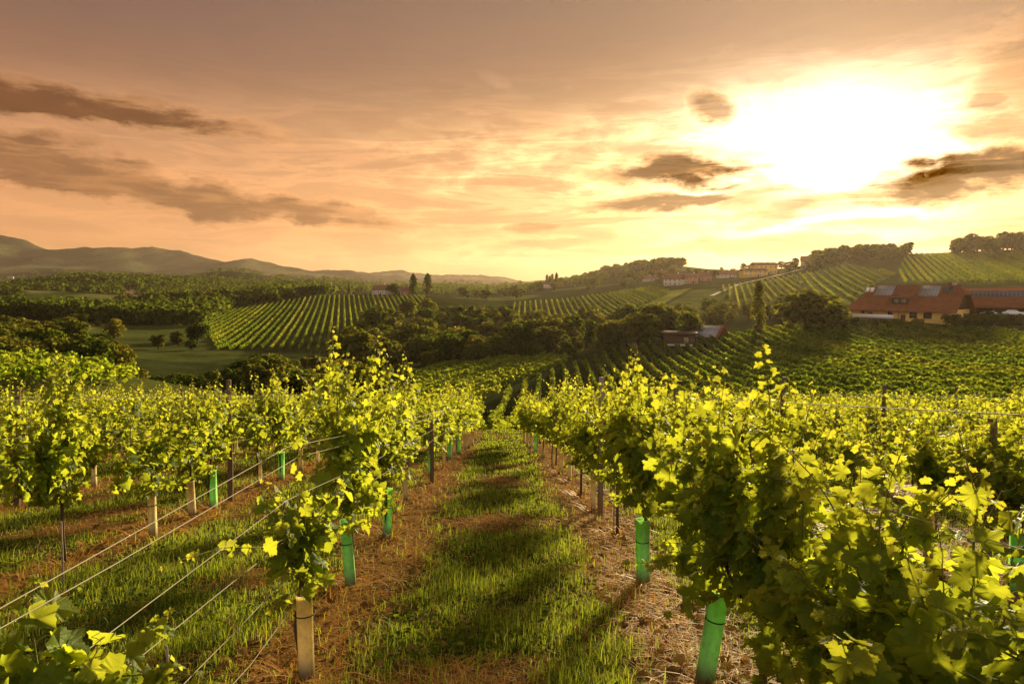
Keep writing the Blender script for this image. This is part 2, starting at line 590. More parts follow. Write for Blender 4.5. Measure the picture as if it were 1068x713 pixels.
# ------------------------------------------------------------------ terrain
PLANE = -0.155
DLOG0, DLOG1, NLOG = math.log(30.0), math.log(16000.0), 700
COLS = {
    -300: [(60, 378), (75, 392), (120, 400), (220, 355), (300, 338), (420, 326), (600, 320), (850, 309), (1100, 304), (1500, 307), (2500, 300), (4000, 290), (6500, 264), (8500, 255)],
    0: [(60, 378), (75, 392), (120, 400), (220, 354), (300, 338), (420, 327), (600, 321), (850, 310), (1100, 303), (1500, 306), (2500, 300), (4000, 291), (6500, 266), (8500, 255)],
    60: [(60, 380), (80, 398), (125, 402), (215, 358), (300, 340), (420, 328), (600, 322), (850, 309), (1100, 302), (1500, 305), (2500, 300), (4000, 292), (6500, 270), (8500, 259)],
    130: [(60, 392), (90, 410), (130, 402), (200, 374), (300, 346), (420, 331), (600, 320), (800, 311), (1000, 304), (1500, 305), (2500, 300), (4000, 294), (6500, 274), (8500, 264)],
    200: [(60, 405), (100, 413), (160, 392), (220, 372), (300, 350), (420, 330), (560, 316), (750, 311), (1000, 304), (1500, 304), (2500, 300), (4000, 294), (6500, 277), (8500, 268)],
    260: [(60, 415), (100, 415), (200, 375), (260, 366), (330, 346), (450, 324), (570, 311), (680, 312), (1200, 305), (2500, 300), (4500, 295), (8500, 274)],
    330: [(60, 430), (100, 418), (200, 380), (260, 367), (330, 346), (450, 322), (560, 308), (680, 310), (1200, 304), (2500, 300), (4500, 296), (8500, 282)],
    400: [(60, 440), (100, 422), (160, 398), (240, 375), (320, 350), (430, 328), (560, 307), (680, 310), (1200, 304), (2500, 300), (4500, 297), (9500, 283)],
    460: [(50, 458), (85, 442), (110, 425), (155, 393), (185, 381), (250, 372), (330, 348), (420, 331), (560, 309), (700, 310), (1200, 304), (2500, 301), (5000, 298), (10000, 286)],
    520: [(50, 463), (85, 447), (110, 425), (150, 392), (175, 379), (240, 372), (330, 347), (420, 333), (560, 316), (700, 311), (1200, 305), (3000, 301), (5000, 298), (10000, 288)],
    580: [(50, 463), (85, 447), (110, 425), (150, 388), (180, 371), (240, 364), (330, 344), (420, 331), (560, 309), (700, 307), (900, 300), (1200, 297), (3000, 300), (10000, 291)],
    640: [(50, 463), (80, 450), (110, 420), (150, 386), (190, 362), (240, 357), (320, 340), (400, 326), (520, 308), (600, 302), (900, 294), (1200, 284), (1350, 283), (3000, 299), (10000, 293)],
    700: [(50, 463), (80, 447), (110, 415), (150, 382), (190, 355), (240, 350), (300, 338), (390, 322), (500, 304), (580, 297), (800, 288), (1150, 277), (1350, 280), (3000, 299), (10000, 295)],
    760: [(50, 463), (80, 440), (110, 410), (150, 378), (190, 349), (240, 345), (300, 333), (380, 316), (500, 300), (600, 291), (800, 286), (1000, 282), (1500, 292), (3000, 299), (10000, 296)],
    820: [(50, 461), (80, 430), (110, 397), (150, 368), (188, 342), (240, 338), (300, 326), (390, 308), (500, 293), (620, 284), (800, 280), (1000, 281), (1500, 294), (10000, 297)],
    880: [(50, 460), (80, 420), (110, 388), (150, 362), (183, 339), (196, 334), (235, 331), (300, 316), (400, 299), (520, 284), (650, 271), (760, 268), (900, 275), (1500, 295), (10000, 298)],
    940: [(50, 458), (80, 413), (110, 385), (150, 361), (182, 338), (196, 333), (235, 331), (310, 312), (420, 293), (550, 276), (650, 267), (720, 265), (850, 272), (1500, 295), (10000, 299)],
    1000: [(50, 455), (80, 410), (110, 385), (150, 360), (180, 338), (192, 332), (235, 330), (320, 308), (450, 285), (600, 267), (680, 263), (800, 270), (1500, 295), (10000, 299)],
    1068: [(50, 450), (80, 405), (110, 380), (150, 354), (178, 336), (190, 330), (235, 328), (320, 305), (450, 283), (600, 267), (690, 260), (800, 270), (1500, 295), (10000, 299)],
    1400: [(50, 445), (80, 400), (110, 376), (150, 350), (178, 334), (190, 329), (235, 327), (320, 303), (450, 281), (600, 265), (690, 258), (800, 270), (1500, 295), (10000, 299)],
}


def pchip(x, y, q):
    h = np.diff(x)
    s = np.diff(y) / h
    d = np.zeros(len(x))
    for i in range(1, len(x) - 1):
        if s[i - 1] * s[i] > 0:
            w1, w2 = 2 * h[i] + h[i - 1], h[i] + 2 * h[i - 1]
            d[i] = (w1 + w2) / (w1 / s[i - 1] + w2 / s[i])
    d[0], d[-1] = s[0], s[-1]
    i = np.clip(np.searchsorted(x, q) - 1, 0, len(x) - 2)
    t = (q - x[i]) / h[i]
    return ((1 + 2 * t) * (1 - t) ** 2) * y[i] + t * (1 - t) ** 2 * h[i] * d[i] + t * t * (3 - 2 * t) * y[i + 1] + t * t * (t - 1) * h[i] * d[i + 1]


def squash(d):
    return d if d < 1500 else 1500 + (d - 1500) * 0.36


_dl = np.exp(np.linspace(DLOG0, DLOG1, NLOG))
_U, _Z = [], []
for px_, prof in COLS.items():
    _U.append(ray(px_, 330)[0])
    ds = [12.0, 24.0, 30.0] + [squash(d) for d, _ in prof] + [6300.0, 16500.0]
    zs = [PLANE * 12, PLANE * 24, PLANE * 30] + [P(px_, py, squash(d))[2] for d, py in prof]
    zs = [z - (38 if 2400 < d < 5200 else 0) for z, d in zip(zs, ds)]
    zs += [zs[-1] * 0.3, 0.0]
    _Z.append(pchip(np.log(np.array(ds)), np.array(zs), np.log(_dl)))
_U = np.array(_U)
_Z = np.array(_Z)
# dense table over u (cubic across the columns)
_ug = np.linspace(_U[0], _U[-1], 900)
_ZG = np.stack([pchip(_U, _Z[:, k], _ug) for k in range(NLOG)], 1)
_k = np.exp(-0.5 * (np.arange(-14, 15) / 6.0) ** 2)
_k /= _k.sum()
_pad = np.pad(_ZG, ((14, 14), (0, 0)), mode='edge')
_ZG = sum(_k[i] * _pad[i:i + 900] for i in range(29))


# far hills: (x/y, distance, rise in photo pixels, half-width, half-depth)
HILLS = [(-0.455, 1560, 11, 110, 180), (-0.375, 1640, 9, 80, 180), (-0.63, 1350, 6, 190, 200), (-0.27, 1750, 6, 120, 200), (-0.12, 1850, 5, 160, 200), (0.02, 1700, 4, 160, 200), (-0.74, 720, 13, 120, 90), (-0.60, 980, 12, 130, 120), (-0.48, 1180, 10, 110, 130), (-0.30, 1250, 6, 120, 140)]
_pk = np.random.default_rng(77)
for _ in range(46):
    _d = _pk.uniform(2300, 4100)
    _u = _pk.uniform(-1.0, 0.05)
    HILLS.append((_u, _d, _pk.uniform(2.0, 6) * (1.0 if _u < -0.5 else 0.65 if _u < -0.32 else 0.30), _pk.uniform(90, 260), _pk.uniform(150, 400)))


def ground(x, y):
    x, y = np.asarray(x, float), np.asarray(y, float)
    near = np.where(y > -8, PLANE * y, PLANE * -8 + (y + 8) * 0.03)
    yy = np.maximum(y, 30.0)
    u = np.clip(x / yy, _ug[0], _ug[-1])
    a = (u - _ug[0]) / (_ug[-1] - _ug[0]) * 898.999
    b = np.clip((np.log(yy) - DLOG0) / (DLOG1 - DLOG0), 0, 0.99999) * (NLOG - 1)
    ia, ib = a.astype(int), np.minimum(b.astype(int), NLOG - 2)
    fa, fb = a - ia, b - ib
    far = (_ZG[ia, ib] * (1 - fa) + _ZG[ia + 1, ib] * fa) * (1 - fb) + (_ZG[ia, ib + 1] * (1 - fa) + _ZG[ia + 1, ib + 1] * fa) * fb
    w = np.clip((y - 650) / 900, 0, 1)
    far = far + w * (fbm(x / 700, y / 900, 5) - 0.5) * np.minimum(yy * 0.020, 60)
    for (hx, hd, py_, wx, wd) in HILLS:
        far = far + py_ / FPX * hd * np.exp(-((x - hx * hd) / wx) ** 2 - ((y - hd) / wd) ** 2)
    rw = np.clip((y - 2400) / 1200, 0, 1)
    rg_ = 1 - np.abs(2 * fbm(x / 700 + 3, y / 1000 + 5, 5) - 1) * 2.2
    far = far + rw * (rg_ * 26 + (fbm(x / 170 + 8, y / 420, 5) - 0.5) * 88) * np.clip(1.4 - np.abs(x / yy + 0.75) * 0.9, 0.5, 1.3)
    t = np.clip((y - 30) / 6, 0, 1)
    z = np.where(y < 30, near, near * (1 - t) + far * t)
    z = z + np.where(np.abs(y) < 60, (fbm(x * 1.7, y * 1.7, 3) - 0.5) * 0.07 + (fbm(x * 0.3 + 9, y * 0.3, 2) - 0.5) * 0.10, 0)
    return z


def gz(x, y):
    return float(ground(np.array([x]), np.array([y]))[0])


def hit(px, py, d0=1.0, d1=12000):
    """first point of the terrain along a photo pixel's ray (only used to lay out the land)"""
    ds = np.exp(np.linspace(math.log(d0), math.log(d1), 6000))
    v = ray(px, py)
    zr = CAM_Z + v[2] * ds
    zg = ground(v[0] * ds, ds)
    k = np.argmax(zr <= zg)
    d = ds[k]
    return v[0] * d, d, float(zg[k])


def in_poly(px, py, poly):
    r = np.zeros(np.shape(px), bool)
    n = len(poly)
    for i in range(n):
        x0, y0 = poly[i]
        x1, y1 = poly[(i + 1) % n]
        c = ((y0 > py) != (y1 > py)) & (px < (x1 - x0) * (py - y0) / (y1 - y0 + 1e-9) + x0)
        r ^= c
    return r


ROW_X = [-1.25, -4.38, -7.5, -10.6, -13.7, -16.8, -19.9, -23.0, 1.28, 4.35, 7.4, 10.5, 13.6, 16.7]
ROW_A = np.array(ROW_X)


def row_dist(x):
    return np.min(np.abs(np.asarray(x)[..., None] - ROW_A), -1)


# field map: (pixel polygon, nearest d, farthest d, colour)
FIELDS = {
    'mid_right': [(512, 480), (510, 420), (590, 386), (640, 368), (700, 357), (745, 350), (810, 344), (900, 344), (1000, 344), (1090, 352), (1090, 480)],
    'mid_left': [(380, 480), (424, 392), (450, 383), (560, 373), (598, 371), (588, 384), (505, 417), (505, 480)],
    'hill_left': [(208, 338), (245, 322), (335, 309.5), (444, 309), (436, 330), (380, 336), (352, 366), (225, 366)],
    'hill_center': [(536, 330), (535, 317), (600, 312), (660, 303), (690, 299), (700, 306), (640, 334), (560, 337)],
    'meadow_bright': [(636, 334), (700, 303), (722, 300), (690, 318), (655, 332)],
    'dark_field': [(690, 320), (724, 302), (748, 301), (764, 320), (720, 330)],
    'hill_village': [(750, 300), (780, 296), (830, 288), (842, 318), (800, 324), (768, 320)],
    'bright_slope': [(834, 287), (880, 275), (935, 285), (905, 300), (890, 318), (845, 318)],
    'hill_right': [(938, 282), (945, 266), (1000, 265), (1090, 263), (1090, 296), (940, 296)],
    'meadow_left': [(70, 322), (210, 326), (262, 362), (240, 380), (120, 372), (60, 345)],
    'strip_left': [(56, 338), (150, 326), (150, 333), (70, 348)],
    'hay': [(122, 301), (135, 299), (146, 309), (130, 311)],
    'hay_b': [(0, 303), (18, 302), (20, 306), (0, 308)],
}
FRANGE = {'mid_right': (44, 182), 'mid_left': (44, 182), 'hill_left': (230, 575), 'hill_center': (320, 620), 'meadow_bright': (300, 620),
          'dark_field': (280, 620), 'hill_village': (280, 640), 'bright_slope': (230, 660), 'hill_right': (250, 660), 'meadow_left': (150, 470),
          'strip_left': (250, 520), 'hay': (700, 2400), 'hay_b': (700, 2400)}
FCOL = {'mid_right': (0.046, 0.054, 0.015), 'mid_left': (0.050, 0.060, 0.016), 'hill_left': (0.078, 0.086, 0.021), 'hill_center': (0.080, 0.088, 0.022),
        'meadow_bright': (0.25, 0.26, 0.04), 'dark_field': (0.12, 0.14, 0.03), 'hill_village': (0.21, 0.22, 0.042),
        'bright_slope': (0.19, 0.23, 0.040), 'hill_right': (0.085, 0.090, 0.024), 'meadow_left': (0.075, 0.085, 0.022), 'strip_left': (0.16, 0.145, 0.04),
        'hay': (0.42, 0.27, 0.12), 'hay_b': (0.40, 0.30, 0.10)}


def build_ground():
    d = np.concatenate([np.arange(-60, -4, 2.0), np.arange(-4, 34, 0.22), 34 * 1.0125 ** np.arange(0, 496)])
    d = d[d < 7500]
    W = np.where(d < 3000, np.maximum(70, 1.45 * d), np.maximum(4350, 1.15 * d))
    sp = np.linspace(-1, 1, 421)
    s = np.sign(sp) * (0.25 * np.abs(sp) + 0.75 * np.abs(sp) ** 1.35)
    X = s[None] * W[:, None]
    Y = np.repeat(d[:, None], len(s), 1)
    Z = ground(X, Y)
    n, k = X.shape
    V = np.stack([X, Y, Z], -1).reshape(-1, 3)
    i = np.arange(n - 1)[:, None] * k + np.arange(k - 1)[None]
    F = np.stack([i, i + 1, i + k + 1, i + k], -1).reshape(-1, 4)
    # land use
    c = np.empty((n * k, 3))
    x, y, z = V.T
    c[:] = (0.046, 0.054, 0.016)
    wood = fbm(x / 260, y / 330, 4)
    mid = (y > 620)
    c[mid] = (0.040, 0.050, 0.016)
    c[mid & (wood > 0.55)] = (0.105, 0.125, 0.030)
    c[mid & (wood > 0.66)] = (0.17, 0.16, 0.05)
    far = (y > 2000)
    wood2 = fbm(x / 320 + 31, y / 420, 5)
    c[far] = (0.048, 0.048, 0.034)
    c[far & (wood2 > 0.57)] = (0.070, 0.076, 0.040)
    c[far & (wood2 > 0.65)] = (0.13, 0.12, 0.06)
    px, py = project(x, y, z)
    for kf, poly in FIELDS.items():
        a, b = FRANGE[kf]
        m = in_poly(px, py, poly) & (y > a) & (y < b)
        c[m] = FCOL[kf]
    nearm = (y < 70)
    soilm = (y < 36)
    soil = np.array((0.19, 0.100, 0.034))
    c[nearm] = (0.060, 0.055, 0.018)
    c[nearm & (y > 35)] = (0.062, 0.078, 0.018)
    rd = row_dist(x)
    st = np.clip((0.42 + 0.5 * (fbm(x * 1.1, y * 0.7, 3) - 0.5) * 2 - rd) / 0.25, 0, 1)
    patch = np.clip((fbm(x * 0.9 + 4, y * 0.8 + 8, 4) - 0.60) * 8, 0, 1)
    w = np.maximum(st, patch)[:, None] * soilm[:, None]
    c = c * (1 - w) + w * soil
    me = mesh_np('ground', V, F, attrs={'land': c, 'near': np.clip((70 - y) / 20, 0, 1)}, smooth_shade=True)
    m, nt, out = new_mat('land')
    land = attr('land', 'Color')
    nr = attr('near')
    n1 = noise(pos(), 2.2, 6, 0.65)
    n2 = noise(pos(), 0.055, 5, 0.6)
    n3 = noise(pos(), 0.006, 6, 0.62)
    n4 = noise(pos(), 0.35, 6, 0.7)
    nq = 0.14 + smooth(n2, 0.30, 0.70) * 0.26 + smooth(n3, 0.3, 0.7) * 0.22 + smooth(n4, 0.3, 0.7) * 0.22
    nf = mixc(nr, S(comb(nq, nq, nq)), S(comb(n1, n1, n1)))
    k1 = mixc(1.0, nf, (1.9, 1.9, 1.9), 'MULTIPLY')
    cc = mixc(1.0, land, k1, 'MULTIPLY')
    crumbs = noise(pos(), 26.0, 4, 0.7)
    cc = mixc(nr * smooth(crumbs, 0.52, 0.66) * 0.55, cc, (0.30, 0.16, 0.05))
    principled(out, cc, 1.0, 0.0, 0, n1 + crumbs, 0.9, 0.04)
    o = link('ground', me, None, m)
    tag(o, 'sloping vineyard ground falling to rolling green hills and a mountain ridge', 'terrain', kind='structure')


build_ground()


# ------------------------------------------------------------------ haze
def build_haze():
    b = MB()
    b.box((0, 3800, 110), (20000, 7800, 420))
    m, nt, out = new_mat('haze')
    v = nt.nodes.new('ShaderNodeVolumePrincipled')
    v.inputs['Color'].default_value = (0.82, 0.63, 0.49, 1)
    v.inputs['Density'].default_value = 0.000046
    v.inputs['Anisotropy'].default_value = 0.55
    nt.links.new(v.outputs[0], out.inputs['Volume'])
    o = b.build('haze', m)
    tag(o, 'thin golden evening haze filling the valley and veiling the mountains', 'haze', kind='stuff')


build_haze()


# ------------------------------------------------------------------ trees
def clumps(centres, radii, n_per, size, rng, flat=0.8, droop=0.0):
    """leaf clumps scattered over and through uneven lobes -> verts, quads"""
    N = len(centres) * n_per
    ci = np.repeat(np.arange(len(centres)), n_per)
    v = rng.normal(size=(N, 3))
    v /= np.linalg.norm(v, axis=1, keepdims=True)
    v[:, 2] = np.where(v[:, 2] < -0.55, -v[:, 2], v[:, 2])
    r = radii[ci] * (0.62 + 0.45 * rng.random(N) ** 0.7)
    p = centres[ci] + v * r[:, None] * np.array([1, 1, flat])
    nrm = v + rng.normal(size=(N, 3)) * 0.55
    nrm /= np.linalg.norm(nrm, axis=1, keepdims=True)
    a = np.cross(nrm, rng.normal(size=(N, 3)))
    a /= np.linalg.norm(a, axis=1, keepdims=True)
    b = np.cross(nrm, a)
    s = size * (0.6 + 0.8 * rng.random(N))[:, None]
    q = [p - a * s * 0.5 - b * s * 0.15, p + b * s * -0.55, p + a * s * 0.5 + b * s * 0.1, p + a * s * 0.08 + b * s * 0.6]
    V = np.stack(q, 1).reshape(-1, 3)
    F = np.arange(N * 4).reshape(-1, 4)
    return V, F


def tree_meshes(name, seed, h=10.0, w=8.0, kind='round', lobes=34, n_per=46, size=0.75):
    rng = np.random.default_rng(seed)
    tr = MB()
    c, r = [], []
    if kind == 'poplar':
        for i in range(lobes):
            t = (i + 0.5) / lobes
            rad = w * 0.5 * (math.sin(PI * min(1, t * 0.92 + 0.08)) ** 0.6)
            a = rng.random() * 2 * PI
            c.append((math.cos(a) * rad * 0.5, math.sin(a) * rad * 0.5, h * (0.07 + 0.90 * t)))
            r.append(rad * (0.55 + 0.25 * rng.random()) + 0.15)
        tr.tube([(0, 0, -0.6), (0, 0, h * 0.3), (0.05, 0, h * 0.85)], [w * 0.09, w * 0.07, 0.03], 7)
        flat = 1.6
    elif kind == 'spire':
        for i in range(lobes):
            t = (i + 0.5) / lobes
            rad = w * 0.5 * (1 - t) ** 0.85 + 0.1
            a = rng.random() * 2 * PI
            c.append((math.cos(a) * rad * 0.6, math.sin(a) * rad * 0.6, h * (0.10 + 0.88 * t)))
            r.append(rad * 0.55 + 0.15)
        tr.tube([(0, 0, -0.6), (0, 0, h * 0.9)], [w * 0.06, 0.03], 7)
        flat = 0.8
    else:
        low = 0.03 if kind == 'round' else 0.38
        for i in range(lobes):
            v = rng.normal(size=3)
            v /= np.linalg.norm(v)
            k = rng.random() ** 0.45
            zc = h * (low + (1 - low) * 0.5)
            c.append((v[0] * w * 0.40 * k, v[1] * w * 0.40 * k, zc + v[2] * h * (1 - low) * 0.40 * k))
            r.append(w * (0.11 + 0.10 * rng.random()))
        top = h * (low + 0.25)
        tr.tube([(0, 0, -0.8), (0.1, 0, h * 0.18), (0.05, 0.1, top)], [w * 0.05, w * 0.038, w * 0.02], 8)
        for i in range(6):
            a = i * 1.05 + rng.random()
            e = np.array(c[int(rng.integers(len(c)))])
            tr.tube([(0.05, 0.05, h * (0.14 + 0.03 * i)), e * np.array([0.5, 0.5, 0.75]), e], [w * 0.022, w * 0.014, w * 0.005], 5)
        flat = 0.85
    V, F = clumps(np.array(c), np.array(r), n_per, size, rng, flat)
    return tr.mesh(name + '_trunk', mats=[M['trunk']], smooth_shade=True), mesh_np(name + '_crown', V, F, mats=[M['tree']])


def make_tree(name, label, meshes, loc, rz=0.0, sc=1.0, group=None, sz=None):
    e = empty(name, loc, rz)
    e.scale = (sc, sc, sz if sz else sc)
    tag(e, label, 'tree', group)
    link('trunk', meshes[0], e)
    link('crown', meshes[1], e)
    return e


def copy_tree(src, loc, rz, sc, label=None, group=None, sz=None):
    c = src.copy()
    COL.objects.link(c)
    c.location = [float(v) for v in loc]
    c.rotation_euler = (0, 0, rz)
    c.scale = (sc, sc, sz if sz else sc)
    if label: c['label'] = label
    if group: c['group'] = group
    for ch in src.children:
        k = ch.copy()
        k.parent = c
        COL.objects.link(k)
    return c


TM = [tree_meshes('round_tree', 20 + i, 10, 8.5 + 0.7 * (i % 3), 'round', 34 + 3 * i, 95, 0.56) for i in range(5)]
TS = [tree_meshes('spreading_tree', 40 + i, 10, 9.5, 'spread', 36, 90, 0.56) for i in range(2)]
TL = [tree_meshes('distant_tree', 60 + i, 10, 8, 'round', 20, 40, 1.05) for i in range(3)]
POP = [tree_meshes('poplar_tree', 80 + i, 12, 2.7, 'poplar', 30, 60, 0.42) for i in range(2)]
SPI = tree_meshes('spire_tree', 91, 10, 3.4, 'spire', 22, 40, 0.55)
proto = {}


def plant(meshes, px, py, d, h, label, name='round_tree', group=None, wide=1.0, jitter=True, xyz=None):
    """a tree whose foot stands on the terrain at depth d below photo column px"""
    if xyz is None:
        v = ray(px, py)
        x, y = v[0] * d, d
    else:
        x, y = xyz
    z = gz(x, y) - 0.1
    base_h = {id(POP[0]): 12, id(POP[1]): 12}.get(id(meshes), 10)
    s = h / base_h
    key = (id(meshes), name)
    rz = random.random() * 6.28
    if key not in proto:
        proto[key] = make_tree(name, label, meshes, (x, y, z), rz, s * wide, group, s)
        return proto[key]
    src = proto[key]
    o = copy_tree(src, (x, y, z), rz, s * wide, label, group, s)
    if group is None and 'group' in o: del o['group']
    return o


# single trees that stand out
plant(POP[0], 790, 345, 176, 14.8, 'tall narrow dark poplar beside the broad round tree in the middle of the valley', 'poplar_tree')
plant(POP[1], 431, 308, 556, 17.5, 'slender dark poplar on the left ridge, the one of the pair nearer the houses', 'poplar_tree', wide=1.5)
plant(POP[0], 446.5, 308, 556, 18.5, 'slender dark poplar on the left ridge, the one of the pair farther from the houses', 'poplar_tree', wide=1.5)
plant(TM[0], 411, 307, 562, 9.5, 'round dark tree between the two houses on the left ridge', 'ridge_tree', wide=1.4)
plant(TM[4], 842, 344, 174, 11.8, 'broad round dark tree to the right of the tall poplar', 'spreading_tree', wide=1.75)
plant(TM[2], 871, 343, 176, 6.5, 'low bushy tree close against the end of the farmhouse', 'farm_tree', wide=1.3)
plant(TM[1], 119, 345, 250, 9, 'single dark tree at the edge of the left meadow', 'meadow_tree', wide=0.95)
plant(TM[3], 165, 360, 235, 6.2, 'small dark bushy tree standing alone on the left meadow', 'meadow_tree', wide=1.0)
plant(TM[4], 186, 353, 255, 6.0, 'small round tree standing highest of the trio on the left meadow', 'meadow_tree', wide=1.15)
plant(TM[0], 199, 360, 240, 4.2, 'low dark bush at the right end of the trio on the left meadow', 'meadow_tree', wide=1.25)
plant(TM[2], 205, 342, 270, 9.0, 'dark tree at the top corner of the left hill vineyard', 'meadow_tree', wide=1.1)
plant(TM[2], 553, 322, 400, 7.5, 'round tree on the near edge of the middle hill vineyard', 'hedge_tree', wide=1.2)
plant(SPI, 508, 308, 640, 14, 'slim dark spire tree rising from the far hedgerow at the middle', 'spire_tree')
plant(SPI, 364, 308, 600, 12, 'slim dark spire tree on the left ridge beside the white house', 'spire_tree')
plant(SPI, 868, 280, 640, 12, 'slim tree standing where the pale track meets the hilltop', 'spire_tree', wide=0.8)

# the wood in the valley
BELT = [(375, 372, 238, 17), (395, 375, 240, 13), (412, 380, 205, 12), (438, 378, 200, 14), (390, 390, 170, 9)]
rng = np.random.default_rng(5)
wood_label = 'round dark leafy tree crowded among others in the valley wood'


def scatter_wood(poly, d0, d1, n, h0, h1, label, name, group, meshes, mind=3.6, wide=1.1):
    done, tries = [], 0
    pxs, pys = [p[0] for p in poly], [p[1] for p in poly]
    while len(done) < n and tries < 40 * n:
        tries += 1
        px = rng.uniform(min(pxs), max(pxs))
        d = rng.uniform(d0, d1)
        x = ray(px, 340)[0] * d
        z = gz(x, d)
        qx, qy = project(np.array([x]), np.array([d]), np.array([z]))
        if not in_poly(qx, qy, poly)[0]:
            continue
        if any((x - a) ** 2 + (d - b) ** 2 < mind ** 2 for a, b in done):
            continue
        done.append((x, d))
        m = meshes[int(rng.integers(len(meshes)))]
        plant(m, 0, 0, 0, rng.uniform(h0, h1), label, name, group, wide * rng.uniform(0.9, 1.25), xyz=(x, d))
    return len(done)


WD = 'trees of the valley wood'
scatter_wood([(455, 383), (360, 400), (352, 376), (372, 352), (430, 326), (510, 330), (536, 340), (640, 345), (700, 352), (735, 352), (690, 364), (600, 372), (560, 374)], 180, 420, 105, 7.0, 13.0,
             wood_label, 'wood_tree', WD, TM + TS[:1], 6.5)
scatter_wood([(440, 384), (600, 374), (640, 369), (640, 362), (560, 366), (440, 376)], 165, 215, 16, 4.5, 7,
             'low rounded tree along the front edge of the valley wood above the vineyard', 'edge_tree', 'trees along the wood edge', TM, 5.0, 1.25)
scatter_wood([(800, 345), (1090, 334), (1090, 341), (880, 345), (800, 349)], 172, 186, 17, 2.4, 4.2,
             'low dark bushy tree in the hedge below the farmhouse', 'hedge_bush', 'bushes below the farmhouse', TM, 3.0, 1.45)
scatter_wood([(690, 352), (800, 338), (840, 338), (840, 325), (760, 326), (690, 336)], 195, 330, 26, 5.5, 9.5,
             'dark leafy tree in the belt behind the barn and the tall poplar', 'barn_tree', 'trees behind the barn', TM, 5.0, 1.15)
# dark trees low on the left
scatter_wood([(-60, 405), (-60, 350), (60, 352), (100, 372), (125, 405)], 110, 215, 36, 6.5, 10.0,
             'dark shaded tree in the hollow beyond the vines at the far left', 'hollow_tree', 'trees of the dark hollow', TM, 5.0, 1.3)
scatter_wood([(120, 412), (140, 396), (180, 400), (240, 398), (240, 425), (120, 420)], 88, 125, 12, 2.2, 3.6,
             'low dark bush at the foot of the left meadow behind the vines', 'hollow_bush', 'bushes at the foot of the left meadow', TM, 3.5, 1.5)
scatter_wood([(235, 425), (250, 398), (330, 385), (400, 390), (440, 415), (430, 435), (330, 430)], 92, 150, 30, 4.0, 6.4,
             'dark tree in the hollow between the left rows and the valley wood', 'gully_tree', 'trees of the gully', TM, 4.5, 1.35)
scatter_wood([(55, 338), (120, 328), (212, 326), (214, 332), (140, 336), (60, 346)], 240, 460, 16, 3.0, 6.5,
             'small dark tree in the hedge line across the upper left meadow', 'hedgeline_tree', 'trees of the meadow hedge line', TM, 6.0, 1.3)
# woods on the left hills
scatter_wood([(70, 336), (100, 326), (190, 314), (260, 309), (330, 305), (330, 309), (245, 321), (206, 330), (120, 334)], 420, 760, 46, 7, 12,
             'dark tree in the wooded slope behind the left meadow', 'slope_tree', 'trees of the wooded slope', TL, 8.0, 1.3)
# village trees and ridge trees
scatter_wood([(640, 306), (740, 302), (830, 292), (860, 284), (860, 270), (760, 274), (640, 288)], 590, 900, 44, 6, 11,
             'hazy tree among the village houses on the ridge', 'village_tree', 'trees among the village houses', TL, 9.0, 1.1)
scatter_wood([(615, 296), (650, 286), (710, 283), (712, 274), (640, 278)], 880, 1330, 70, 11, 17,
             'tree of the rounded wooded hilltop behind the village', 'hilltop_tree', 'trees of the wooded hilltop', TL, 12.0, 1.3)
scatter_wood([(840, 288), (940, 280), (950, 262), (900, 260), (850, 268)], 600, 800, 60, 8, 14,
             'sunlit hazy tree on the hilltop under the sun', 'sunlit_tree', 'trees on the hilltop under the sun', TL, 9.0, 1.25)
scatter_wood([(992, 266), (1120, 262), (1120, 255), (992, 260)], 600, 780, 46, 6, 19,
             'dark tree of the wood along the right hilltop', 'crest_tree', 'trees along the right hilltop', TL + TM[:1], 9.0, 1.3)
scatter_wood([(470, 311), (545, 316), (560, 306), (640, 300), (640, 296), (480, 305)], 600, 1000, 34, 6, 12,
             'hazy tree in the far hedgerows beyond the middle vineyard', 'hedgerow_tree', 'trees of the far hedgerows', TL, 10.0, 1.3)


# distant woods that read as one mass
def far_wood():
    rg = np.random.default_rng(3)
    cs, rs = [], []
    n = 0
    while n < 2600:
        u = rg.uniform(-0.95, 0.35)
        d = math.exp(rg.uniform(math.log(640), math.log(2600)))
        x = u * d
        f = fbm(np.array([x / 260]), np.array([d / 330]), 4)[0]
        if f > 0.53:
            continue
        if d < 900 and u > -0.30:
            continue
        z = gz(x, d)
        h = rg.uniform(7, 13)
        cs.append((x, d, z + h * 0.45))
        rs.append(h * 0.5)
        n += 1
    n = 0
    while n < 2400:
        q = rg.uniform(-80, 345)
        d = math.exp(rg.uniform(math.log(345), math.log(1300)))
        x = ray(q, 330)[0] * d
        if fbm(np.array([x / 140 + 60]), np.array([d / 130]), 3)[0] > 0.60:
            continue
        z = gz(x, d)
        a, b_ = project(np.array([x]), np.array([d]), np.array([z]))
        if any(in_poly(a, b_, FIELDS[k])[0] and FRANGE[k][0] < d < (340 if k == 'meadow_left' else FRANGE[k][1]) for k in ('hill_left', 'meadow_left', 'hay', 'hay_b')):
            continue
        h = rg.uniform(6, 12)
        cs.append((x, d, z + h * 0.42))
        rs.append(h * 0.52)
        n += 1
    V, F = clumps(np.array(cs), np.array(rs), 40, 2.3, rg, 0.95)
    o = link('distant_woods', mesh_np('distant_woods', V, F), None, M['tree'])
    tag(o, 'mass of distant woods on the rolling hills left of the middle', 'woods', kind='stuff')


far_wood()


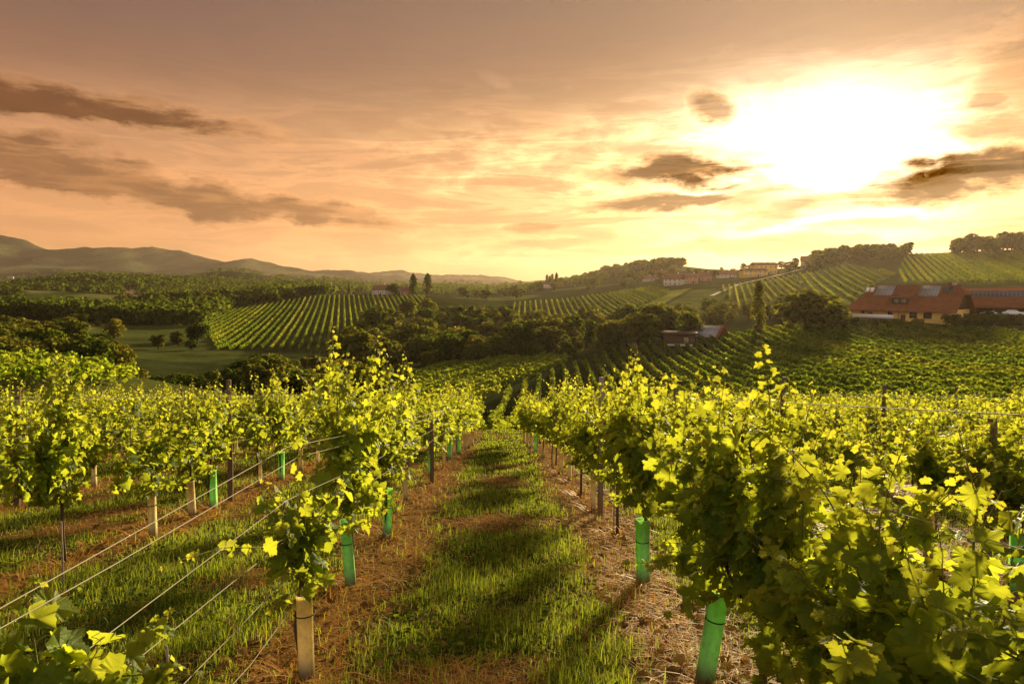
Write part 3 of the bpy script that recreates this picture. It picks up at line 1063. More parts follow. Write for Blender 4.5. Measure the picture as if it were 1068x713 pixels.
# ------------------------------------------------------------------ vineyard rows on the hills
def row_mesh(pts, size, per_m, hw, h, rng, seed):
    """one hedge-like row of vines draped along pts"""
    seg = np.linalg.norm(np.diff(pts[:, :2], axis=0), axis=1)
    L = seg.sum()
    n = max(12, int(L * per_m))
    t = np.sort(rng.random(n)) * L
    cum = np.concatenate([[0], np.cumsum(seg)])
    p = np.stack([np.interp(t, cum, pts[:, k]) for k in range(3)], 1)
    dirv = pts[-1, :2] - pts[0, :2]
    dirv /= np.linalg.norm(dirv)
    side = np.array([-dirv[1], dirv[0]])
    prof = 0.70 + 0.62 * vnoise(t * 0.9 + seed, np.full(n, seed * 1.7))
    gap = vnoise(t * 0.45 + seed * 3.1, np.full(n, seed * 0.7)) > -1
    hh = rng.random(n) ** 0.7
    off = rng.normal(size=n) * hw * 0.5 * (1.15 - 0.5 * hh)
    p[:, :2] += side * off[:, None]
    p[:, 2] += 0.35 + hh * (h - 0.35) * prof
    nrm = np.stack([side[0] * off / hw, side[1] * off / hw, 0.5 * np.ones(n)], 1) + rng.normal(size=(n, 3)) * 0.6
    nrm /= np.linalg.norm(nrm, axis=1, keepdims=True)
    a = np.cross(nrm, rng.normal(size=(n, 3)))
    a /= np.linalg.norm(a, axis=1, keepdims=True)
    b = np.cross(nrm, a)
    s = (size * (0.6 + 0.8 * rng.random(n)))[:, None]
    V = np.stack([p - a * s * 0.5, p - b * s * 0.5, p + a * s * 0.5, p + b * s * 0.5], 1)[gap].reshape(-1, 3)
    return V, np.arange(len(V)).reshape(-1, 4)


def field_rows(key, ang, spacing, size, per_m, hw, h, label, group, mat, step=2.0, x0=None, poly=None, rngd=None, inset=0.0, skip=None, name='vine_row', minlen=16):
    poly = poly or FIELDS[key]
    a, b = rngd or FRANGE[key]
    cs = []
    for (qx, qy) in poly:
        for dd in (a, b):
            v = ray(qx, qy)
            cs.append((v[0] * dd, dd))
    cs = np.array(cs)
    dv, sd = np.array([math.cos(ang), math.sin(ang)]), np.array([-math.sin(ang), math.cos(ang)])
    s0, s1 = (cs @ sd).min(), (cs @ sd).max()
    t0, t1 = (cs @ dv).min(), (cs @ dv).max()
    t = np.arange(t0, t1, step)
    k = 0
    rg = np.random.default_rng(abs(hash(key)) % 1000 if False else len(key) * 7)
    for s in np.arange(s0, s1, spacing):
        xy = sd[None] * s + dv[None] * t[:, None]
        ok0 = (xy[:, 1] > a) & (xy[:, 1] < b)
        if not ok0.any():
            continue
        z = ground(xy[:, 0], np.maximum(xy[:, 1], 1))
        qx, qy = project(xy[:, 0], xy[:, 1], z)
        ok = ok0 & in_poly(qx, qy, poly) & (qx > -70) & (qx < 1140)
        i = 0
        while i < len(t):
            if not ok[i]:
                i += 1
                continue
            j = i
            while j < len(t) and ok[j]:
                j += 1
            if (j - i) * step > minlen:
                pts = np.column_stack([xy[i:j], z[i:j]])
                V, F = row_mesh(pts, size, per_m, hw, h, rg, s * 0.37)
                if len(F) > 4:
                    mid = pts.mean(0)
                    V = V - mid
                    o = link(name, mesh_np(name, V, F), None, mat)
                    o.location = [float(q) for q in mid]
                    tag(o, label, 'vine row', group)
                    k += 1
            i = j
    return k


nrows = {}
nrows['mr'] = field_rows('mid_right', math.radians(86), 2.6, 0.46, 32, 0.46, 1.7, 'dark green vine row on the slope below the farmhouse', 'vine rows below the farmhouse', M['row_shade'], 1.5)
nrows['ml'] = field_rows('mid_left', math.radians(64), 2.5, 0.46, 32, 0.46, 1.6, 'leafy vine row on the slope between the grass path and the valley wood', 'vine rows below the valley wood', M['row'], 1.5)
nrows['hl'] = field_rows('hill_left', math.radians(103), 3.5, 0.8, 18, 0.40, 1.6, 'far vine row running up the left hill under the two poplars', 'vine rows of the left hill', M['row_far'], 4)
nrows['hc'] = field_rows('hill_center', math.radians(88), 3.9, 0.9, 16, 0.40, 1.8, 'far vine row on the middle hill below the village', 'vine rows of the middle hill', M['row_far'], 4)
nrows['hv'] = field_rows('hill_village', math.radians(72), 4.0, 0.9, 16, 0.4, 1.8, 'pale sunlit vine row just below the yellow village house', 'vine rows below the village', M['row_far'], 4)
nrows['bs'] = field_rows('bright_slope', math.radians(69), 5.5, 0.9, 16, 0.4, 1.7, 'sunlit vine row on the slope beside the pale track', 'vine rows beside the pale track', M['row_far'], 4)
nrows['hr'] = field_rows('hill_right', math.radians(62), 4.2, 0.9, 14, 0.5, 1.9, 'hazy vine row climbing the hill behind the farmhouse', 'vine rows behind the farmhouse', M['row_far'], 4)
nrows['nl'] = field_rows('near_left', math.radians(3), 2.6, 0.34, 40, 0.40, 1.35, 'vine row across the rise beyond the last trellis posts on the left', 'vine rows beyond the left trellis', M['row'], 1.0,
                         minlen=5, poly=[(-70, 398), (-70, 379), (70, 383), (150, 394), (150, 402), (60, 412)], rngd=(38, 64))
print('ROWS', nrows)


def field_track():
    """pale farm track along the upper edge of the village vineyard"""
    line = [(742, 303), (770, 297), (800, 291), (826, 285), (850, 279), (868, 275)]
    pts = []
    for (qx, qy), d in zip(line, (440, 520, 560, 610, 660, 700)):
        v = ray(qx, qy)
        pts.append((v[0] * d, d))
    pts = np.array(pts)
    tt = np.linspace(0, len(pts) - 1, 60)
    X, Y = np.interp(tt, np.arange(len(pts)), pts[:, 0]), np.interp(tt, np.arange(len(pts)), pts[:, 1])
    L = np.stack([X - 1.2, Y + 0.8, ground(X - 1.2, Y + 0.8) + 0.35], 1)
    R = np.stack([X + 1.2, Y - 0.8, ground(X + 1.2, Y - 0.8) + 0.35], 1)
    V = np.stack([L, R], 1).reshape(-1, 3)
    F = np.array([[2 * i, 2 * i + 1, 2 * i + 3, 2 * i + 2] for i in range(59)])
    o = link('farm_track', mesh_np('farm_track', V, F), None, plain('track_gravel', (0.42, 0.33, 0.20), 0.95, 0.1, 0.2, 0.4))
    tag(o, 'pale farm track climbing past the village to the hilltop', 'track', kind='structure')


field_track()

# ------------------------------------------------------------------ buildings
def roof_tiles(name, col, col2, sc=4.0):
    m, nt, out = new_mat(name)
    tcn = nt.nodes.new('ShaderNodeTexCoord')
    n = noise(tcn.outputs['Object'], 0.8, 5, 0.65)
    wv = nt.nodes.new('ShaderNodeTexWave')
    wv.bands_direction = 'Z'
    wv.inputs['Scale'].default_value = sc
    wv.inputs['Distortion'].default_value = 0.6
    nt.links.new(tcn.outputs['Object'], wv.inputs[0])
    f = S(wv.outputs['Fac'])
    c = mixc(smooth(n, 0.35, 0.65), col, col2)
    c = mixc(f * 0.35, c, mixc(1.0, c, (0.55, 0.52, 0.5), 'MULTIPLY'))
    principled(out, c, 0.8, 0.2, 0, f, 0.5, 0.03)
    return m


def panel_mat(name, c1, c2):
    m, nt, out = new_mat(name)
    tcn = nt.nodes.new('ShaderNodeTexCoord')
    br = nt.nodes.new('ShaderNodeTexBrick')
    br.offset = 0
    br.inputs['Scale'].default_value = 1.0
    br.inputs['Brick Width'].default_value = 1.0
    br.inputs['Row Height'].default_value = 1.6
    br.inputs['Mortar Size'].default_value = 0.05
    for k, c in (('Color1', c1), ('Color2', tuple(v * 1.1 for v in c1)), ('Mortar', c2)):
        br.inputs[k].default_value = (*c, 1)
    nt.links.new(tcn.outputs['Object'], br.inputs['Vector'])
    principled(out, S(br.outputs[0]), 0.25, 0.5)
    return m


M['roof_red'] = roof_tiles('red_roof_tiles', (0.29, 0.094, 0.034), (0.20, 0.070, 0.029))
M['roof_orange'] = roof_tiles('orange_roof_tiles', (0.24, 0.078, 0.030), (0.17, 0.058, 0.024))
M['roof_brown'] = roof_tiles('brown_roof_tiles', (0.28, 0.12, 0.07), (0.2, 0.09, 0.06))
M['plaster_yellow'] = plain('yellow_plaster', (0.78, 0.50, 0.12), 0.9, 0.1, 0.12, 0.6)
M['plaster_white'] = plain('white_plaster', (0.62, 0.56, 0.46), 0.9, 0.1, 0.2, 0.4)
M['plaster_orange'] = plain('orange_plaster', (0.50, 0.25, 0.12), 0.9, 0.1, 0.2, 0.4)
M['wood_dark'] = plain('dark_timber', (0.075, 0.042, 0.025), 0.8, 0.15, 0.35, 5)
M['wood_grey'] = plain('weathered_timber', (0.30, 0.235, 0.165), 0.85, 0.15, 0.35, 24)
M['solar_pale'] = panel_mat('pale_roof_panel', (0.25, 0.235, 0.23), (0.15, 0.14, 0.135))
M['solar_dark'] = panel_mat('dark_solar_panel', (0.055, 0.065, 0.095), (0.22, 0.22, 0.22))
M['glass'] = plain('window_glass', (0.03, 0.035, 0.04), 0.12, 0.6, 0.2, 2)
M['white_paint'] = plain('white_paint', (0.78, 0.77, 0.74), 0.5, 0.4, 0.06, 2)
M['concrete'] = plain('pale_concrete', (0.46, 0.43, 0.38), 0.9, 0.1, 0.2, 2)
M['car_paint'] = plain('white_car_paint', (0.82, 0.81, 0.78), 0.3, 0.5, 0.04, 1)
M['rubber'] = plain('tyre_rubber', (0.02, 0.02, 0.02), 0.8, 0.2, 0.2, 8)
M['lamp_glass'] = plain('lamp_glass', (0.55, 0.5, 0.45), 0.2, 0.6, 0.1, 8)
M['steel'] = plain('galvanised_steel', (0.42, 0.40, 0.37), 0.45, 0.5, 0.15, 30, 0.6)


def window(parent, x, y, z, w, h, face, frame_mat, name='window'):
    """window on a wall facing -y ('f') or +x / -x ('r','l'): frame with its pane a touch behind the frame's front"""
    b, g = MB(), MB()
    t = 0.09
    if face == 'f':
        for (cx, cz, sx, sz) in ((x, z + h / 2 - t / 2, w, t), (x, z - h / 2 + t / 2, w, t), (x - w / 2 + t / 2, z, t, h - 2 * t), (x + w / 2 - t / 2, z, t, h - 2 * t), (x, z, t * 0.7, h - 2 * t)):
            b.box((cx, y - 0.04, cz), (sx, 0.10, sz))
        b.box((x, y - 0.08, z - h / 2 - 0.05), (w + 0.2, 0.2, 0.07))
        g.box((x, y - 0.015, z), (w - 2 * t, 0.03, h - 2 * t))
    else:
        s = 1 if face == 'r' else -1
        for (cy, cz, sy, sz) in ((y, z + h / 2 - t / 2, w, t), (y, z - h / 2 + t / 2, w, t), (y - w / 2 + t / 2, z, t, h - 2 * t), (y + w / 2 - t / 2, z, t, h - 2 * t), (y, z, t * 0.7, h - 2 * t)):
            b.box((x + s * 0.04, cy, cz), (0.10, sy, sz))
        b.box((x + s * 0.08, y, z - h / 2 - 0.05), (0.2, w + 0.2, 0.07))
        g.box((x + s * 0.015, y, z), (0.03, w - 2 * t, h - 2 * t))
    f = b.build(name, frame_mat, parent)
    g.build('pane', M['glass'], f)
    return f


def gable_roof(L, W, eave, ridge, over=0.6, th=0.22, hip=0.0, hip_l=None, hip_r=None):
    """roof along x with a given thickness; hips shorten the ridge at the ends"""
    b = MB()
    hl = hip if hip_l is None else hip_l
    hr = hip if hip_r is None else hip_r
    x0, x1, y0, y1 = -L / 2 - over, L / 2 + over, -W / 2 - over, W / 2 + over
    sl = (ridge - eave) / (W / 2)
    ez = eave - over * sl
    top = [(x0, y0, ez), (x1, y0, ez), (x1, y1, ez), (x0, y1, ez), (x0 + hl, 0, ridge), (x1 - hr, 0, ridge)]
    V = np.array(top + [(p[0], p[1], p[2] - th) for p in top], float)
    b.add(V, [[0, 1, 5, 4], [2, 3, 4, 5], [7, 6, 10, 11], [9, 8, 11, 10], [0, 6, 7, 1], [2, 8, 9, 3]])
    b.add(V, [[3, 0, 4], [1, 2, 5], [6, 9, 10], [8, 7, 11]])
    b.add(V, [[3, 9, 6, 0], [1, 7, 8, 2]])
    if hl == 0 and hr == 0:
        pass
    return b


def house_body(L, W, eave, ridge, base=-1.5, gl=True, gr=True):
    b = MB()
    e = 0.02
    out = [(-W / 2, base), (W / 2, base), (W / 2, eave - 0.25), (0, ridge - 0.27), (-W / 2, eave - 0.25)]
    V = [(-L / 2, y, z) for y, z in out] + [(L / 2, y, z) for y, z in out]
    b.add(V, [[0, 5, 6, 1], [1, 6, 7, 2], [2, 7, 8, 3], [3, 8, 9, 4], [4, 9, 5, 0]])
    b.add(V, [[0, 1, 2, 3, 4], [9, 8, 7, 6, 5]])
    return b


def house(name, label, px, d, rz, L, W, eave, ridge, wall, roof, nwin=3, floors=1, group=None, dz=0.0, cat='house', chimney=True, shutters=None, zpy=None):
    x = ray(px, 300)[0] * d
    z = gz(x, d) + dz
    if zpy is not None:
        z = P(px, zpy, d)[2]
    e = empty(name, (x, d, z), rz)
    tag(e, label, cat, group)
    house_body(L, W, eave, ridge).build('wall', wall, e)
    r = gable_roof(L, W, eave, ridge, 0.5).build('roof', roof, e)
    if chimney:
        c = MB()
        c.box((L * 0.2, W * 0.1, ridge + 0.2), (0.7, 0.7, 1.8))
        c.box((L * 0.2, W * 0.1, ridge + 1.15), (0.9, 0.9, 0.12))
        c.build('chimney', M['plaster_white'], r)
    fh = eave / floors
    for f in range(floors):
        for k in range(nwin):
            window(e, -L / 2 + L * (k + 0.5) / nwin, -W / 2, fh * (f + 0.52), 1.3, 1.4, 'f', M['white_paint'])
    for s, fc in ((-1, 'l'), (1, 'r')):
        window(e, s * L / 2, 0, eave * 0.55, 1.2, 1.4, fc, M['white_paint'])
    dd = MB()
    dd.box((L * 0.02 + L / nwin * 0.5, -W / 2 - 0.03, 1.05), (1.0, 0.08, 2.1))
    dd.build('door', M['wood_dark'], e)
    return e


def farmhouse():
    d = 193
    x = ray(946, 330)[0] * d
    z0 = P(946, 336.0, d)[2]
    e = empty('farmhouse', (x, d, z0), math.radians(-52))
    tag(e, 'long yellow farmhouse with a big red tiled roof, pale roof panels and a dormer', 'farmhouse')
    L, W, ev, rg_ = 27.0, 12.5, 4.4, 10.6
    # walls: plaster below, timber gable end
    b = MB()
    V = [(-L / 2, y, zz) for y, zz in ((-W / 2, -2.5), (W / 2, -2.5), (W / 2, ev - 0.3), (-W / 2, ev - 0.3))] + [(L / 2, y, zz) for y, zz in ((-W / 2, -2.5), (W / 2, -2.5), (W / 2, ev - 0.3), (-W / 2, ev - 0.3))]
    b.add(V, [[0, 4, 5, 1], [1, 5, 6, 2], [2, 6, 7, 3], [3, 7, 4, 0], [0, 1, 2, 3], [7, 6, 5, 4]])
    b.build('wall', M['plaster_yellow'], e)
    # roof: hip at the far end, gable with small half hip at the near end
    over = 1.0
    sl = (rg_ - ev) / (W / 2)
    x0, x1, y0, y1 = -L / 2 - over, L / 2 + 1.3, -W / 2 - over, W / 2 + over
    ez = ev - over * sl
    hx, hz = 1.6, rg_ - 2.4
    yy = (rg_ - hz) / sl
    top = [(x0, y0, ez), (x1, y0, ez), (x1, y1, ez), (x0, y1, ez), (x0 + 5.4, 0, rg_), (x1 - hx, 0, rg_), (x1, -yy, hz), (x1, yy, hz)]
    Vt = np.array(top + [(p[0], p[1], p[2] - 0.28) for p in top], float)
    r = MB()
    r.add(Vt, [[0, 1, 6, 5, 4], [2, 3, 4, 5, 7], [9, 8, 12, 13, 14], [11, 10, 15, 13, 12]])
    r.add(Vt, [[3, 0, 4], [6, 7, 5], [8, 11, 12], [15, 14, 13]])
    r.add(Vt, [[0, 8, 9, 1], [2, 10, 11, 3], [3, 11, 8, 0], [1, 9, 14, 6], [6, 14, 15, 7], [7, 15, 10, 2]])
    roof = r.build('roof', M['roof_red'], e)
    g = MB()
    g.prism([(L / 2 - 0.25, -W / 2 + 0.1, ev - 0.4), (L / 2 - 0.25, W / 2 - 0.1, ev - 0.4), (L / 2 - 0.25, yy, hz - 0.45), (L / 2 - 0.25, -yy, hz - 0.45)], (0.3, 0, 0))
    g.build('gable_boarding', M['wood_dark'], e)
    # things lying on the roof plane: (s along x, t up the slope 0..1)
    nrm = np.array([0, -sl, 1]) / math.hypot(sl, 1)

    def on_roof(xa, t):
        y = -W / 2 + t * W / 2
        return np.array([xa, y, ev + (y + W / 2) * sl])

    def slab(name, xa, xb, t0, t1, th, mat, parent):
        q = MB()
        o = [on_roof(xa, t0), on_roof(xb, t0), on_roof(xb, t1), on_roof(xa, t1)]
        q.prism([p + nrm * 0.02 for p in o], nrm * th)
        return q.build(name, mat, parent)
    slab('roof_panel', -8.2, -3.2, 0.50, 0.94, 0.12, M['solar_pale'], roof)
    slab('roof_panel', 3.6, 8.6, 0.48, 0.94, 0.12, M['solar_pale'], roof)
    for xa in (-11.0, -9.7):
        f = slab('skylight', xa, xa + 0.95, 0.68, 0.86, 0.10, M['white_paint'], roof)
    for xa in (9.3, 10.7):
        slab('skylight', xa, xa + 1.05, 0.66, 0.92, 0.10, M['glass'], roof)
    # shed dormer
    dm = MB()
    p0, p1 = on_roof(-2.4, 0.14), on_roof(2.4, 0.14)
    zt = p0[2] + 1.75
    yb = -W / 2 + (zt - ev) / sl
    dm.prism([(-2.1, p0[1], p0[2] - 0.2), (-2.1, p0[1], zt), (-2.1, yb, zt)], (4.2, 0, 0))
    dor = dm.build('dormer', M['wood_dark'], roof)
    dr = MB()
    dr.prism([(-2.9, p0[1] - 0.7, zt - 0.05), (-2.9, p0[1] - 0.7, zt + 0.14), (-2.9, yb + 2.4, zt + 2.4 * sl * 0.55 + 0.2), (-2.9, yb + 2.4, zt + 2.4 * sl * 0.55)], (5.8, 0, 0))
    dr.build('dormer_roof', M['roof_red'], dor)
    for xa in (-1.0, 1.0):
        q = MB()
        q.box((xa, p0[1] - 0.04, p0[2] + 0.85), (1.2, 0.08, 1.1))
        q.build('pane', M['solar_pale'], dor)
    c = MB()
    c.box((11.2, 1.2, rg_ - 0.4), (0.8, 0.8, 2.0))
    c.box((11.2, 1.2, rg_ + 0.66), (1.0, 1.0, 0.12))
    c.build('chimney', M['concrete'], roof)
    for xa, zz, w, h in ((-7.5, 3.0, 1.3, 1.1), (-2.0, 2.8, 1.2, 1.2), (4.0, 2.4, 1.9, 1.6), (7.6, 2.4, 2.0, 1.7), (-9.6, 3.0, 1.0, 1.1)):
        window(e, xa, -W / 2, zz, w, h, 'f', M['wood_dark'])
    window(e, L / 2, -2.5, 2.4, 1.4, 1.5, 'r', M['white_paint'])
    window(e, L / 2, 2.0, 2.4, 1.4, 1.5, 'r', M['white_paint'])
    q = MB()
    q.box((1.4, -W / 2 - 0.05, 1.2), (1.2, 0.1, 2.3))
    q.build('door', M['wood_dark'], e)
    # balcony with a white parapet
    bal = MB()
    bal.box((-6.6, -W / 2 - 1.1, 1.15), (12.6, 2.2, 0.2))
    bb = bal.build('balcony', M['wood_dark'], e)
    rl = MB()
    rl.box((-6.6, -W / 2 - 2.14, 1.75), (12.6, 0.12, 1.0))
    rl.box((-12.84, -W / 2 - 1.04, 1.75), (0.12, 2.08, 1.0))
    rl.build('parapet', M['white_paint'], bb)
    for xa in (-12.5, -6.6, -0.5):
        ps = MB()
        ps.box((xa, -W / 2 - 2.0, -0.75), (0.22, 0.22, 3.58))
        ps.build('balcony_post', M['wood_dark'], bb)
    dp = MB()
    dp.tube([(0.2, -W / 2 - 0.12, -2), (0.2, -W / 2 - 0.12, ev - 0.5)], [0.09, 0.09], 6)
    dp.build('downpipe', M['wood_dark'], e)


farmhouse()


def garage():
    d = 196
    x = ray(1058, 328)[0] * d
    z0 = P(1058, 331.5, d)[2]
    e = empty('open_garage', (x, d, z0), math.radians(-33))
    tag(e, 'long open garage with a red roof and a strip of dark solar panels', 'garage')
    L, W, ev, rg_ = 34.0, 10.0, 4.0, 8.6
    sl = (rg_ - ev) / (W / 2)
    b = MB()
    b.box((0, W / 2 - 0.15, ev / 2 - 0.8), (L, 0.3, ev + 1.2))
    b.box((-L / 2 + 0.15, 0.0, ev / 2 - 0.8), (0.3, W - 0.62, ev + 1.2))
    b.box((L / 2 - 0.15, 0.0, ev / 2 - 0.8), (0.3, W - 0.62, ev + 1.2))
    b.build('wall', M['wood_dark'], e)
    roof = gable_roof(L, W, ev, rg_, 0.9, 0.25).build('roof', M['roof_orange'], e)
    nrm = np.array([0, -sl, 1]) / math.hypot(sl, 1)
    q = MB()
    R = lambda xa, t: np.array([xa, -W / 2 + t * W / 2, ev + t * W / 2 * sl])
    q.prism([p + nrm * 0.02 for p in (R(-12.5, 0.48), R(14, 0.48), R(14, 0.80), R(-12.5, 0.80))], nrm * 0.12)
    q.build('solar_panel', M['solar_dark'], roof)
    for i in range(7):
        p = MB()
        p.box((-L / 2 + 0.3 + i * (L - 0.6) / 6, -W / 2 + 0.1, ev / 2 - 0.9), (0.28, 0.28, ev + 1.0))
        p.build('post', M['wood_dark'], e)
    f = MB()
    f.box((0, -0.5, -0.12), (L + 6, W + 8, 0.2))
    f.build('concrete_floor', M['concrete'], e)
    return e


garage()


def car(label, px, py, d, rz):
    p = P(px, py, d)
    e = empty('parked_car', p, rz)
    tag(e, label, 'car', 'white cars in front of the garage')
    L, W = 4.5, 1.8
    prof = [(-2.2, 0.35), (-2.25, 0.75), (-2.0, 1.0), (-1.55, 1.05), (-1.0, 1.45), (-0.4, 1.52), (0.5, 1.5), (1.2, 1.05), (1.9, 0.92), (2.2, 0.75), (2.25, 0.4), (2.1, 0.28), (-2.1, 0.28)]
    b = MB()
    n = len(prof)
    rings = []
    for yy, k in ((-W / 2 + 0.12, 0.94), (-W / 2, 1.0), (W / 2, 1.0), (W / 2 - 0.12, 0.94)):
        pass
    V, ys = [], (-0.9, -0.72, 0.72, 0.9)
    for j, yv in enumerate(ys):
        for (xx, zz) in prof:
            inset = 0.16 if (zz > 1.2 and j in (0, 3)) else 0.0
            lift = (-0.08 if (zz > 1.2 and j in (0, 3)) else 0)
            V.append((xx, yv + (inset if j == 0 else -inset), zz + lift))
    F = []
    for j in range(3):
        for i in range(n):
            F.append([j * n + i, j * n + (i + 1) % n, (j + 1) * n + (i + 1) % n, (j + 1) * n + i])
    b.add(V, F)
    b.f.setdefault(n, []).append(np.array([list(range(n))[::-1], list(range(3 * n, 4 * n))]))
    body = b.build('body', M['car_paint'], e, True)
    for s in (-1, 1):
        g = MB()
        yv = s * 0.815
        g.prism([(-1.35, yv, 1.06), (0.95, yv, 1.06), (0.42, yv * 0.94, 1.38), (-0.9, yv * 0.94, 1.38)], (0, s * 0.03, 0))
        g.build('side_window', M['glass'], e)
    g = MB()
    g.prism([(0.62, -0.62, 1.46), (0.62, 0.62, 1.46), (1.2, 0.68, 1.08), (1.2, -0.68, 1.08)], (0.05, 0, 0.05))
    g.build('windscreen', M['glass'], e)
    for xx in (-1.4, 1.4):
        for s in (-1, 1):
            w = MB()
            w.tube([(xx, s * 0.72, 0.33), (xx, s * 0.93, 0.33)], [0.33, 0.33], 18)
            wh = w.build('wheel', M['rubber'], e)
            r = MB()
            r.tube([(xx, s * 0.931, 0.33), (xx, s * 0.945, 0.33)], [0.2, 0.19], 14)
            r.build('rim', M['steel'], wh)
    for s in (-1, 1):
        h = MB()
        h.box((2.2, s * 0.62, 0.68), (0.12, 0.34, 0.16))
        h.build('headlight', M['lamp_glass'], e)
    return e


car('white parked car nearest the farmhouse, standing before the dark garage', 1033, 330.0, 181, math.radians(-20))
car('larger looking white parked car in the middle before the dark garage', 1056, 329.0, 180, math.radians(-22))
car('white parked car cut off by the right edge of the picture', 1077, 329.3, 181, math.radians(-20))


def barn():
    d = 183
    e = empty('barn', P(737, 356, d), math.radians(-42))
    tag(e, 'small barn with a pale panelled roof edged in red below the tall poplar', 'barn')
    L, W, ev, rg_ = 9.0, 7.5, 1.6, 4.4
    house_body(L, W, ev, rg_, -2.0).build('wall', M['wood_dark'], e)
    roof = gable_roof(L, W, ev, rg_, 0.5, 0.25).build('roof', M['roof_orange'], e)
    sl = (rg_ - ev) / (W / 2)
    nrm = np.array([0, -sl, 1]) / math.hypot(sl, 1)
    R = lambda xa, t: np.array([xa, -W / 2 + t * W / 2, ev + t * W / 2 * sl])
    q = MB()
    q.prism([p + nrm * 0.03 for p in (R(-4.7, -0.08), R(4.2, -0.08), R(4.2, 0.94), R(-4.7, 0.94))], nrm * 0.1)
    q.build('roof_panel', M['solar_pale'], roof)
    dd = MB()
    dd.box((0, -W / 2 - 0.05, 0.1), (2.4, 0.1, 2.4))
    dd.build('door', M['wood_grey'], e)


barn()


def shed(name, label, px, py, d, rz, L, W, h, roof_mat, pitch=0.08):
    e = empty(name, P(px, py, d), rz)
    tag(e, label, 'shed')
    b = MB()
    b.box((0, 0, h / 2 - 0.8), (L, W, h + 1.4))
    b.build('wall', M['wood_dark'], e)
    r = MB()
    r.prism([(-L / 2 - 0.6, -W / 2 - 0.7, h), (-L / 2 - 0.6, -W / 2 - 0.7, h + 0.22), (-L / 2 - 0.6, W / 2 + 0.5, h + 0.22 + W * pitch), (-L / 2 - 0.6, W / 2 + 0.5, h + W * pitch)], (L + 1.2, 0, 0))
    r.build('roof', roof_mat, e)
    f = MB()
    f.box((0.2, -W / 2 - 0.5, -0.2), (L * 0.8, 0.9, 0.5))
    f.build('base', M['plaster_white'], e)
    d_ = MB()
    d_.box((L * 0.22, -W / 2 - 0.05, h * 0.35), (1.1, 0.1, h * 0.7))
    d_.build('door', M['wood_grey'], e)
    return e


shed('wooden_shed', 'low dark wooden shed with a flat brown roof and white base beside the barn', 708, 358, 175, math.radians(-14), 8.0, 5.0, 2.5, M['wood_dark'])
shed('garden_hut', 'small dark garden hut half hidden in the trees left of the barn', 660, 357.5, 190, math.radians(-20), 3.2, 3.0, 2.2, M['wood_grey'], 0.3)

# the village on the ridge and the houses under the poplars
VG = None
house('village_house', 'white village house with a brown roof at the left end of the ridge village', 703, 572, math.radians(-30), 15, 10, 5.4, 9.6, M['plaster_white'], M['roof_brown'], 4, 2, VG)
house('village_house', 'orange village house right of the white one on the ridge', 721, 576, math.radians(-20), 10, 8, 5.6, 8.6, M['plaster_orange'], M['roof_brown'], 3, 2, VG)
house('village_house', 'small hazy orange house right of the two front village houses', 736, 600, math.radians(-10), 9, 8, 4.2, 7.4, M['plaster_orange'], M['roof_brown'], 3, 1, VG)
house('village_house', 'hazy house with a pale roof behind the village trees', 757, 640, math.radians(5), 16, 9, 3.2, 6.4, M['plaster_white'], M['roof_brown'], 4, 1, VG)
house('village_house', 'long yellow village house with a low pale roof behind the tall poplar', 785, 602, math.radians(6), 22, 9, 5.6, 7.4, M['plaster_yellow'], M['roof_brown'], 5, 2, VG)
house('village_house', 'taller yellow wing behind the long yellow village house', 796, 622, math.radians(6), 22, 9, 9.5, 11.4, M['plaster_yellow'], M['roof_brown'], 5, 2, VG)
house('village_house', 'hazy white house on the brow just left of the sunlit hilltop', 842, 690, math.radians(-25), 14, 10, 5.4, 9.6, M['plaster_white'], M['roof_brown'], 3, 2, VG)
house('village_house', 'reddish house in front of the rounded wooded hilltop', 687, 760, math.radians(-10), 16, 10, 5.0, 9.0, M['plaster_orange'], M['roof_brown'], 3, 2, VG)
house('village_house', 'small pale house left of the reddish one below the wooded hilltop', 676, 720, math.radians(10), 10, 8, 3.2, 6.0, M['plaster_white'], M['roof_brown'], 3, 1, VG)
house('ridge_house', 'white house with a brown roof on the left ridge beside the round tree', 398, 566, math.radians(-28), 13, 9, 4.2, 8.0, M['plaster_white'], M['roof_brown'], 3, 1, VG)
house('ridge_house', 'small orange walled house between the round tree and the pair of poplars', 424, 564, math.radians(10), 10, 8, 3.6, 6.6, M['plaster_orange'], M['roof_brown'], 3, 1, VG)
house('ridge_house', 'tiny far white house on the wooded skyline at the middle', 573, 900, math.radians(-5), 15, 10, 4.6, 7.6, M['plaster_white'], M['roof_brown'], 3, 1, VG, 1.0)
for i, (q, h) in enumerate(((570.5, 19), (573.2, 17), (576, 19), (580.5, 20))):
    plant(POP[i % 2], q, 300, 905, h, 'thin dark poplar in the short row behind the tiny far white house', 'far_poplar', 'poplars behind the far white house', wide=1.1)
house('valley_house', 'tiny pale house at the foot of the far left hills', 231, 640, math.radians(15), 12, 8, 3.6, 6.4, M['plaster_white'], M['roof_brown'], 3, 1, VG, 0.5)
house('valley_house', 'small pale low building at the edge of the left meadow', 66, 415, math.radians(8), 6, 4, 1.7, 2.5, M['concrete'], M['solar_pale'], 3, 1, VG, 0.4, chimney=False)
for i, (q, d, t) in enumerate(((160, 1150, 'far white house on the hill above the tan field'), (168, 1180, 'far white house right of another above the tan field'), (128, 1160, 'far house left of the tan field on the hill'),
                               (12, 2300, 'far pale house at the foot of the mountains at the left edge'), (100, 1120, 'far house amid trees on the left wooded ridge'))):
    house('distant_house', t, q, d, 0.3 * i - 0.6, 15, 10, 5, 8.5, M['plaster_white'], M['roof_brown'], 3, 1, VG, 1.5)


